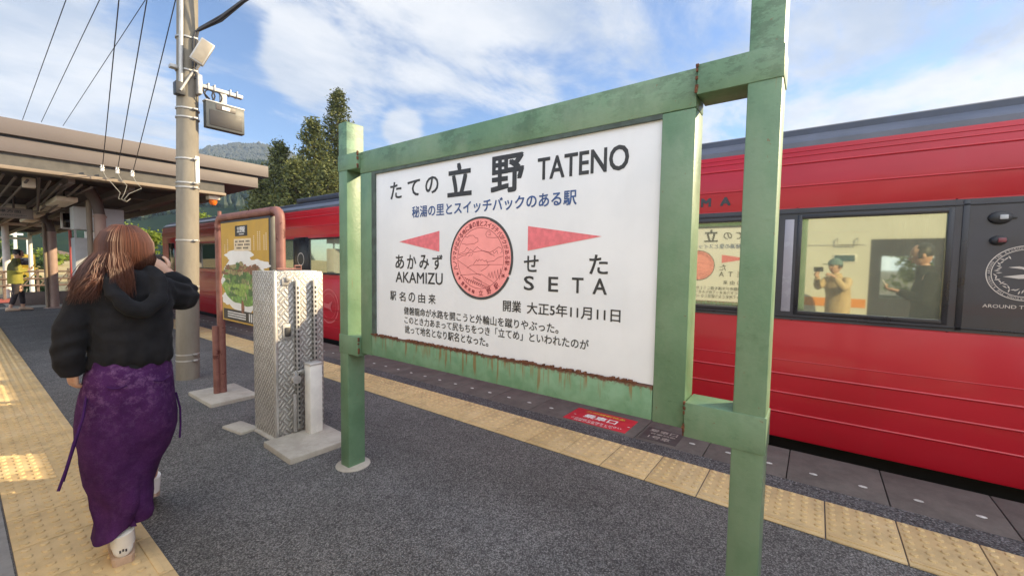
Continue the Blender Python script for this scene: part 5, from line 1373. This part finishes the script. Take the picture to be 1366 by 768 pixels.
for z, f in ((.882, .96), (.886, .985), (.912, .985), (.918, .955)):
    rings.append([Vector((.479+(.143+.003*math.sin(k*math.pi))*f*math.cos(2*math.pi*k/n)*(1+.006*(k % 2)), 2.52+.130*f*math.sin(2*math.pi*k/n)*(1+.006*(k % 2)), z)) for k in range(n)])
b.loft(rings); b.build('hem_band', M['hoodie'], ho, smooth=60)
# skirt: asymmetrical long wrap, swung to the right at knee height
rows = [(.479, 2.52, .955, .128, .115), (.479, 2.52, .905, .142, .128), (.474, 2.52, .84, .156, .146), (.467, 2.52, .72, .166, .152), (.465, 2.53, .60, .167, .150), (.461, 2.55, .49, .156, .146),
        (.452, 2.56, .39, .131, .140), (.440, 2.555, .30, .109, .128), (.433, 2.54, .225, .097, .115), (.428, 2.525, .165, .085, .102)]
n = 96; rings = ell_rings(rows, n, 2.2)
for i, rg_ in enumerate(rings):
    u = i/(len(rings)-1)
    for k, v in enumerate(rg_):
        a = 2*math.pi*k/n; c0 = Vector((rows[i][0], rows[i][1], v.z)); d = (v-c0)
        f = .035*u*math.sin(5*a+1.2+u*4) + .022*u*u*math.sin(9*a-u*5) + .07*u*noise.noise(Vector((math.cos(a)*1.5, math.sin(a)*1.5, u*3.5)))
        sl_ = math.exp(-((a-4.95)/.16)**2)*max(0, u-.60)*.45          # back pleat
        v += d*(f - sl_)
        if u > .6: v.z += (u-.6)*.09*math.cos(a) + (.02*(u-.6))*math.sin(3*a)
t = MB(); t.loft(rings, caps=False)
bmesh.ops.subdivide_edges(t.bm, edges=t.bm.edges[:], cuts=1, use_grid_fill=True, smooth=.6)
me = bm_to_mesh(t)
wrinkle(me, .010, 7, (1, 1, .8), 5.3); wrinkle(me, -.006, 10, (.7, .7, 1.5), 9.3)
bmx = bmesh.new(); bmx.from_mesh(me); bmx.normal_update()
for v in bmx.verts:     # drapes: diagonal pulls below the seat and round the knees
    u = max(0, min(1, (.78-v.co.z)/.6)); s_ = math.sin(v.co.x*21 + v.co.z*14 + 2.2*noise.noise(v.co*4)); s2 = math.sin(v.co.x*44 - v.co.z*19 + 2*noise.noise(v.co*7+Vector((3, 1, 2)))); v.co += v.normal*(.016*u*s_ + .006*u*s2)
bmx.to_mesh(me); bmx.free()
b = MB(); b.add_mesh(me); sk = b.build('skirt', M['skirt'], wm, smooth=80)
def back_pt(x, z, off=.004):       # point on the back of the skirt
    best = None
    for i in range(len(rows)-1):
        if rows[i][2] >= z >= rows[i+1][2]:
            f = (rows[i][2]-z)/(rows[i][2]-rows[i+1][2]); r_ = [rows[i][j]+(rows[i+1][j]-rows[i][j])*f for j in range(5)]
            q_ = max(0, 1-abs((x-r_[0])/r_[3])**2.2)**(1/2.2); return Vector((x, r_[1]-r_[4]*q_-off-.006, z))
b = MB()
for xs in ((.375, .435), (.525, .585)):
    b.tube([back_pt(xs[0]+(xs[1]-xs[0])*k/5, .838-.010*math.sin(k/5*3.14)) for k in range(6)], .0035, 6)
b.build('pocket_seam', M['skirt_dark'], sk)
b = MB()
b.tube([(.325, 2.47, .80), (.305, 2.40, .74), (.280, 2.36, .67), (.252, 2.34, .58), (.232, 2.33, .51)], .0055, 6)
b.tube([(.325, 2.47, .80), (.300, 2.38, .73), (.268, 2.34, .65), (.242, 2.32, .56), (.217, 2.31, .485)], .005, 6)
b.build('waist_tie', M['skirt_dark'], sk)
b = MB(); b.tube([(.628, 2.47, .74), (.640, 2.46, .66), (.638, 2.455, .58), (.632, 2.45, .52)], .0045, 6); b.build('waist_tie', M['skirt_dark'], sk)
# hair
b = MB(); rg = random.Random(21)
cr = Vector((.475, 2.525, 1.425))
b.ell((cr.x, cr.y, cr.z-.005), (.094, .106, .104), 28)
for i in range(2600):
    ph = rg.uniform(-2.2, 2.2)            # 0 = back of the head (-Y), + = right (+X)
    if rg.random() < .30: ph = rg.uniform(-1.9, -.2)
    sx_, sy_ = math.sin(ph), -math.cos(ph)
    k_ = 1+rg.uniform(-.01, .055)*rg.random()
    P_ = [Vector((cr.x+.02*sx_+rg.uniform(-.006, .006), cr.y+.01*sy_, cr.z+.103*k_))]
    for th in (25, 50, 75, 98):
        P_.append(Vector((cr.x+.097*k_*sx_*math.sin(R(th)), cr.y+.110*k_*sy_*math.sin(R(th)), cr.z+.108*k_*math.cos(R(th)))))
    left = max(0.0, min(1.0, (-ph-.10)/1.3))
    if left > .02:
        ex = cr.x+.075*sx_ - left*.085*rg.uniform(.4, 1.35) - .012; ez = 1.185+.085*rg.random()+.02*(1-left); ey = 2.41 + .05*left + rg.uniform(-.02, .02)
        if left < .5: ex += .03; ey = 2.385+rg.uniform(-.01, .02)
        e = Vector((ex, ey, ez))
    else:
        e = Vector((cr.x+.092*k_*sx_+rg.uniform(-.012, .006), cr.y+.100*k_*sy_+.02, 1.315+.03*rg.random()+.02*max(0, ph-1)))
    l_ = P_[-1]; mid = l_.lerp(e, .45)+Vector((-.008*left+rg.uniform(-.006, .006), -.012*(1-left), 0)); m2 = l_.lerp(e, .75)+Vector((rg.uniform(-.006, .006), -.006, .004))
    P_ += [mid, m2, e]
    w = rg.uniform(.0009, .0019); b.tube(P_, [w*.7, w, w*1.1, w*1.1, w, w*.85, w*.6, w*.15], 4, caps=False)
for i in range(150):      # fly-away locks blown to the left shoulder
    z0 = rg.uniform(1.30, 1.40); s0 = Vector((cr.x-.088+rg.uniform(-.01, .02), 2.50+rg.uniform(-.06, .03), z0)); e = Vector((.285+rg.random()*.085, 2.44+rg.uniform(-.03, .04), 1.205+rg.random()*.075))
    m = s0.lerp(e, .5)+Vector((0, -.03, .012*rg.random())); w = rg.uniform(.0010, .0022); b.tube([s0, s0.lerp(m, .5)+Vector((-.008, -.012, 0)), m, m.lerp(e, .5)+Vector((0, -.008, -.004)), e], [w, w, w, w*.7, w*.15], 4, caps=False)
b.build('hair', M['hair'], wm, smooth=80, fix=True)
# shoes
def shoe(c, yaw, pitch, label=None):
    c = Vector(c); f = Vector((math.sin(yaw)*math.cos(pitch), math.cos(yaw)*math.cos(pitch), -math.sin(pitch))); s_ = Vector((math.cos(yaw), -math.sin(yaw), 0)); u = s_.cross(f)
    def rings(rows):
        return [[c+f*y+s_*(hw*math.cos(2*math.pi*k/20))+u*(z0+(z1-z0)*(.5+.5*math.sin(2*math.pi*k/20))) for k in range(20)] for y, hw, z0, z1 in rows]
    b = MB(); b.loft(rings([(-.092, .018, .034, .085), (-.085, .033, .030, .105), (-.05, .039, .030, .125), (-.02, .040, .030, .122), (.03, .043, .030, .095), (.08, .046, .030, .075), (.12, .040, .030, .065), (.140, .022, .032, .052)]))
    o = b.build('shoe', M['shoe_white'], wm, smooth=60)
    b = MB(); b.loft([[c+f*y+s_*x*hw+u*z for x, z in ((-1, .0), (1, .0), (1.04, .034), (-1.04, .034))] for y, hw in ((-.098, .026), (-.088, .036), (-.03, .041), (.05, .047), (.11, .043), (.145, .026))]); sl2 = b.build('sole', M['sole'], o, smooth=30)
    b = MB(); b.obox(c-f*.0905+u*.088, s_*.010, f*.004, u*.016, .003); b.build('heel_tab', M['porcelain'], o)
    b = MB()
    for q in (-1, 0, 1): b.obox(c-f*.0925+u*(.062+.004*(q == 0))+s_*.010*q, s_*.003, f*.002, u*.006, .0005)
    b.build('heel_mark', M['dark_metal'], o)
    b = MB(); b.tube([c-f*.085+s_*.030*math.cos(k)+f*.035*(1+math.sin(k))+u*(.110+.006*math.cos(2*k)) for k in [i*2*math.pi/16 for i in range(17)]], .009, 8); b.build('collar', M['shoe_white'], o)
    for k in range(4):
        b = MB(); b.tube([c+f*(.02+.022*k)-s_*.022+u*(.094-.006*k), c+f*(.024+.022*k)+u*(.102-.006*k), c+f*(.02+.022*k)+s_*.022+u*(.094-.006*k)], .003, 6); b.build('lace', M['porcelain'], o)
    return o
shoe((.430, 2.545, .012), R(8), R(-2)); shoe((.602, 2.90, .068), R(14), R(24))
b = MB(); t_ = MB()
for c, e in (((.418, 2.47, .16), (.424, 2.49, .09)), ((.60, 2.83, .22), (.60, 2.855, .13))): b.tube([c, e], .043, 14)
b.build('sock', M['porcelain'], wm)
ph = thing('mobile_phone', (.60, 2.79, 1.36), 'dark mobile phone held up in the right hand of the woman', 'phone')
b = MB(); b.obox(Vector((.612, 2.772, 1.362)), Vector((.062, 0, .012)), Vector((0, .005, 0)), Vector((-.007, 0, .034)), .003); b.build('body', M['phone'], ph)
b = MB(); b.obox(Vector((.612, 2.7665, 1.362)), Vector((.057, 0, .011)), Vector((0, .0008, 0)), Vector((-.006, 0, .030))); b.build('screen', M['screen'], ph)

# ---- clothed figure from joints, for the other people
def figure(name, label, J, face, mats, hair='short', hands=True, s=1.0, jacket_r=1.0, panel=None):
    root = J['pelvis']; base = (root[0], root[1], 0)
    b = MB(); names = list(J); idx = {n: i for i, n in enumerate(names)}
    bones = [('pelvis', 'waist'), ('waist', 'chest'), ('chest', 'neck'), ('neck', 'jaw')]
    for q in 'lr':
        bones += [('chest', q+'sh'), (q+'sh', q+'el'), (q+'el', q+'wr'), ('pelvis', q+'hip'), (q+'hip', q+'kn'), (q+'kn', q+'an'), (q+'an', q+'toe')]
    rad = {'pelvis': .105, 'waist': .10, 'chest': .105, 'neck': .05, 'jaw': .045, 'sh': .052, 'el': .040, 'wr': .026, 'hip': .082, 'kn': .055, 'an': .036, 'toe': .03}
    rr_ = [rad.get(n, rad.get(n[1:], .05))*s for n in names]
    E = [(idx[a], idx[c]) for a, c in bones if a in idx and c in idx]
    b.add_mesh(skin([J[n] for n in names], E, rr_, 2, idx['pelvis']))
    head = Vector(J['jaw']) + Vector((0, 0, .075*s)) + Vector(face)*.012
    add_head(b, head, face, s)
    for q in 'lr':
        if q+'hd' in HANDS.get(name_key, {}):
            d, n_, th, cu = HANDS[name_key][q+'hd']; add_hand(b, J[q+'wr'], d, n_, th, .95*s, cu)
    o = b.build('person', [M['skin'], M['eye'], M['iris'], M['lip']], loc=base, smooth=80); tag(o, label, 'person')
    V = Vector
    t = MB(); P_, C_, N_ = V(J['pelvis']), V(J['chest']), V(J['neck'])
    Wd = (V(J['rsh'])-V(J['lsh'])); wdir = Wd.normalized(); hw = Wd.length/2; fd = V((0, 0, 1)).cross(wdir)
    def ring_(c, a, d): return [V(c)+wdir*a*math.cos(2*math.pi*k/28)+fd*d*math.sin(2*math.pi*k/28) for k in range(28)]
    drop = jacket_r
    t.loft([ring_(P_-V((0, 0, .10*drop)), .165*s, .135*s), ring_(P_, .168*s, .135*s), ring_(V(J['waist']), .165*s, .13*s), ring_(C_-V((0, 0, .05)), .175*s, .13*s), ring_(C_+V((0, 0, .04)), hw*.95, .105*s), ring_(N_-V((0, 0, .03)), .085*s, .075*s), ring_(N_+V((0, 0, .03)), .068*s, .066*s)])
    for q in 'lr':
        sh, e_, w_ = V(J[q+'sh']), V(J[q+'el']), V(J[q+'wr']); t.add_mesh(skin([C_.lerp(sh, .5), sh, sh.lerp(e_, .5), e_, e_.lerp(w_, .5), w_], [(i, i+1) for i in range(5)], [.07*s, .068*s, .062*s, .058*s, .052*s, .040*s], 2))
    me = remesh(bm_to_mesh(t), .014, 5); wrinkle(me, .006, 11, (1, 1, .6), base[1])
    b = MB(); b.add_mesh(me); ja = b.build('jacket', mats[0], o, smooth=80)
    if panel:
        bb = [f for f in ja.data.polygons]; ja.data.materials.append(panel)
        for f in bb:
            if f.center.z > C_.z-.12 and (f.center.x) < .04: f.material_index = 1
    t = MB()
    hipr = [.105*s, .085*s, .072*s, .058*s, .056*s]
    for q in 'lr':
        h_, k_, a_ = V(J[q+'hip']), V(J[q+'kn']), V(J[q+'an']); t.add_mesh(skin([P_.lerp(h_, .5)+V((0, 0, .03)), h_, h_.lerp(k_, .5), k_, k_.lerp(a_, .8)], [(i, i+1) for i in range(4)], hipr, 2))
    me = remesh(bm_to_mesh(t), .013, 5); wrinkle(me, .005, 13, (1, 1, .8), 2.2)
    b = MB(); b.add_mesh(me); b.build('trousers', mats[1], o, smooth=80)
    for q in 'lr':
        a_, tt = V(J[q+'an']), V(J[q+'toe']); d = (tt-a_); d.z = 0; d = d.normalized(); sd = d.cross(V((0, 0, 1))); gz = min(a_.z-.07, tt.z-.025)
        b = MB(); b.loft([[a_*1+d*y+sd*w*math.cos(2*math.pi*k/16)+V((0, 0, gz-a_.z+z1*(.5+.5*math.sin(2*math.pi*k/16)))) for k in range(16)] for y, w, z1 in ((-.075, .022, .07), (-.06, .036, .10), (0, .042, .11), (.06, .046, .085), (.13, .045, .065), (.175, .02, .045))])
        b.build('shoe', mats[2], o, smooth=60)
    b = MB(); side = V(face).cross(V((0, 0, 1))).normalized(); F_ = V(face).normalized()
    hbm = bmesh.new(); bmesh.ops.create_uvsphere(hbm, u_segments=22, v_segments=16, radius=1)
    kill = []
    for v in hbm.verts:
        x, y, z = v.co; 
        if z < -.55 or (y > .45 and z < .42): kill.append(v)
        v.co = head + side*x*.083*s + F_*(y*.099-.004)*s + V((0, 0, 1))*(z*.112+.012)*s
    bmesh.ops.delete(hbm, geom=kill, context='VERTS'); bmesh.ops.solidify(hbm, geom=hbm.faces[:], thickness=.012); b.add(hbm)
    me = bm_to_mesh(b); wrinkle(me, .006, 40, (1, 1, .5)); b = MB(); b.add_mesh(me); b.build('hair', mats[3], o, smooth=80)
    return o, head
HANDS = {}
# far pedestrian, in profile, walking to the right and looking down at a phone
name_key = 'far'
fx, fy = .985, 16.43
HANDS['far'] = {'lhd': ((.8, -.1, .3), (-.3, .1, .9), (0, .6, .6), (30, 40, 30)), 'rhd': ((.8, .1, .3), (-.3, -.1, .9), (0, .6, .6), (30, 40, 30))}
J = {'pelvis': (fx, fy, .80), 'waist': (fx-.005, fy, .96), 'chest': (fx, fy, 1.16), 'neck': (fx+.03, fy, 1.32), 'jaw': (fx+.06, fy, 1.385),
     'lsh': (fx+.0, fy+.16, 1.25), 'lel': (fx+.02, fy+.20, 1.00), 'lwr': (fx+.20, fy+.06, 1.05), 'rsh': (fx, fy-.16, 1.25), 'rel': (fx+.02, fy-.21, 1.00), 'rwr': (fx+.20, fy-.06, 1.05),
     'lhip': (fx, fy+.08, .76), 'lkn': (fx+.10, fy+.08, .43), 'lan': (fx+.11, fy+.08, .08), 'ltoe': (fx+.22, fy+.08, .035), 'rhip': (fx, fy-.08, .76), 'rkn': (fx-.02, fy-.08, .42), 'ran': (fx-.12, fy-.08, .09), 'rtoe': (fx-.01, fy-.08, .035)}
fo, fh = figure('person', 'pedestrian in a yellow green jacket looking down at a phone under the platform roof', J, (.95, 0, -.32), (M['jacket_yellow'], M['trousers'], M['sole'], M['hair_black']), panel=M['jacket_olive'])
t = thing('mobile_phone', (fx+.30, fy, 1.13), 'small phone in the hands of the far pedestrian', 'phone'); b = MB(); b.obox(Vector((fx+.30, fy, 1.14)), Vector((.03, 0, .06)), Vector((0, .035, 0)), Vector((-.005, 0, .003))); b.build('body', M['phone'], t)
# photographer, mirrored in the train window
name_key = 'photo'
HANDS['photo'] = {'lhd': ((.55, .35, .5), (.5, -.4, .1), (0, .2, 1), (40, 50, 35)), 'rhd': ((.45, .6, .45), (.3, .8, 0), (-.3, .4, 1), (40, 50, 35))}
px_, py_ = -.30, -.26
fdir = Vector((.80, .60, 0)); rdir = Vector((.60, -.80, 0))
def pj(f, r, z): v = Vector((px_, py_, 0))+fdir*f+rdir*r; return (v.x, v.y, z)
J = {'pelvis': pj(-.03, 0, .80), 'waist': pj(-.03, 0, .96), 'chest': pj(-.01, 0, 1.15), 'neck': pj(.03, 0, 1.30), 'jaw': pj(.05, 0, 1.355),
     'lsh': pj(.0, -.165, 1.24), 'lel': pj(.15, -.20, 1.08), 'lwr': pj(.235, -.13, 1.27), 'rsh': pj(0, .165, 1.24), 'rel': pj(.15, .22, 1.08), 'rwr': pj(.24, .13, 1.27),
     'lhip': pj(-.03, -.085, .76), 'lkn': pj(.0, -.09, .42), 'lan': pj(-.03, -.09, .085), 'ltoe': pj(.08, -.10, .035), 'rhip': pj(-.03, .085, .76), 'rkn': pj(.0, .09, .42), 'ran': pj(-.03, .09, .085), 'rtoe': pj(.08, .10, .035)}
po, phd = figure('person', 'photographer in a tan coat and teal cap mirrored in the train window', J, tuple(fdir), (M['coat_tan'], M['trousers'], M['sole'], M['hair_black']), jacket_r=2.6)
b = MB(); hbm = bmesh.new(); bmesh.ops.create_uvsphere(hbm, u_segments=22, v_segments=12, radius=1)
bmesh.ops.delete(hbm, geom=[v for v in hbm.verts if v.co.z < -.05], context='VERTS')
for v in hbm.verts: v.co = phd + Vector((v.co.x*.096, v.co.y*.096, v.co.z*.105+.022))
b.add(hbm); b.obox(phd+fdir*.12+Vector((0, 0, .03)), fdir*.06, rdir*.07, Vector((0, 0, .005)), .003); b.build('cap', M['teal'], po, fix=True)
t = thing('mobile_phone', (-.03, -.02, 1.375), 'phone held up by the photographer', 'phone'); b = MB(); b.obox(Vector((0, 0, 1.38))-fwd*.032, rr*.072, fwd*.004, uu*.035, .003); b.build('body', M['phone'], t)
# onlooker with a white phone, mirrored in the same window
name_key = 'look'
HANDS['look'] = {'lhd': ((.3, .9, .2), (.2, -.3, .9), (1, 0, .3), (30, 40, 30)), 'rhd': ((-.3, .9, .2), (-.2, -.3, .9), (-1, 0, .3), (30, 40, 30))}
lx, ly = 1.66, -.95
J = {'pelvis': (lx, ly, .86), 'waist': (lx, ly, 1.02), 'chest': (lx, ly+.0, 1.24), 'neck': (lx, ly+.03, 1.41), 'jaw': (lx, ly+.055, 1.475),
     'lsh': (lx-.17, ly, 1.34), 'lel': (lx-.20, ly+.06, 1.08), 'lwr': (lx-.06, ly+.24, 1.16), 'rsh': (lx+.17, ly, 1.34), 'rel': (lx+.20, ly+.06, 1.08), 'rwr': (lx+.06, ly+.24, 1.16),
     'lhip': (lx-.085, ly, .82), 'lkn': (lx-.09, ly+.03, .45), 'lan': (lx-.09, ly-.02, .085), 'ltoe': (lx-.10, ly+.09, .035), 'rhip': (lx+.085, ly, .82), 'rkn': (lx+.09, ly+.03, .45), 'ran': (lx+.09, ly-.02, .085), 'rtoe': (lx+.10, ly+.09, .035)}
oo, oh = figure('person', 'onlooker in a black jacket holding a white phone mirrored in the train window', J, (0, .95, -.3), (M['jacket_black'], M['trousers'], M['sole'], M['hair_black']))
t = thing('mobile_phone', (lx, ly+.34, 1.22), 'white phone in the hands of the onlooker', 'phone'); b = MB(); b.obox(Vector((lx, ly+.335, 1.215)), Vector((.035, 0, 0)), Vector((0, .025, .06)), Vector((0, -.003, .002))); b.build('body', M['phone_white'], t)
# shrub behind the cream railcar, seen through its door window
lime_tree((-6.5, -2.6, -1.1), 4.0, 1.8, 'green tree behind the cream railcar, glimpsed in the window reflection', 31)
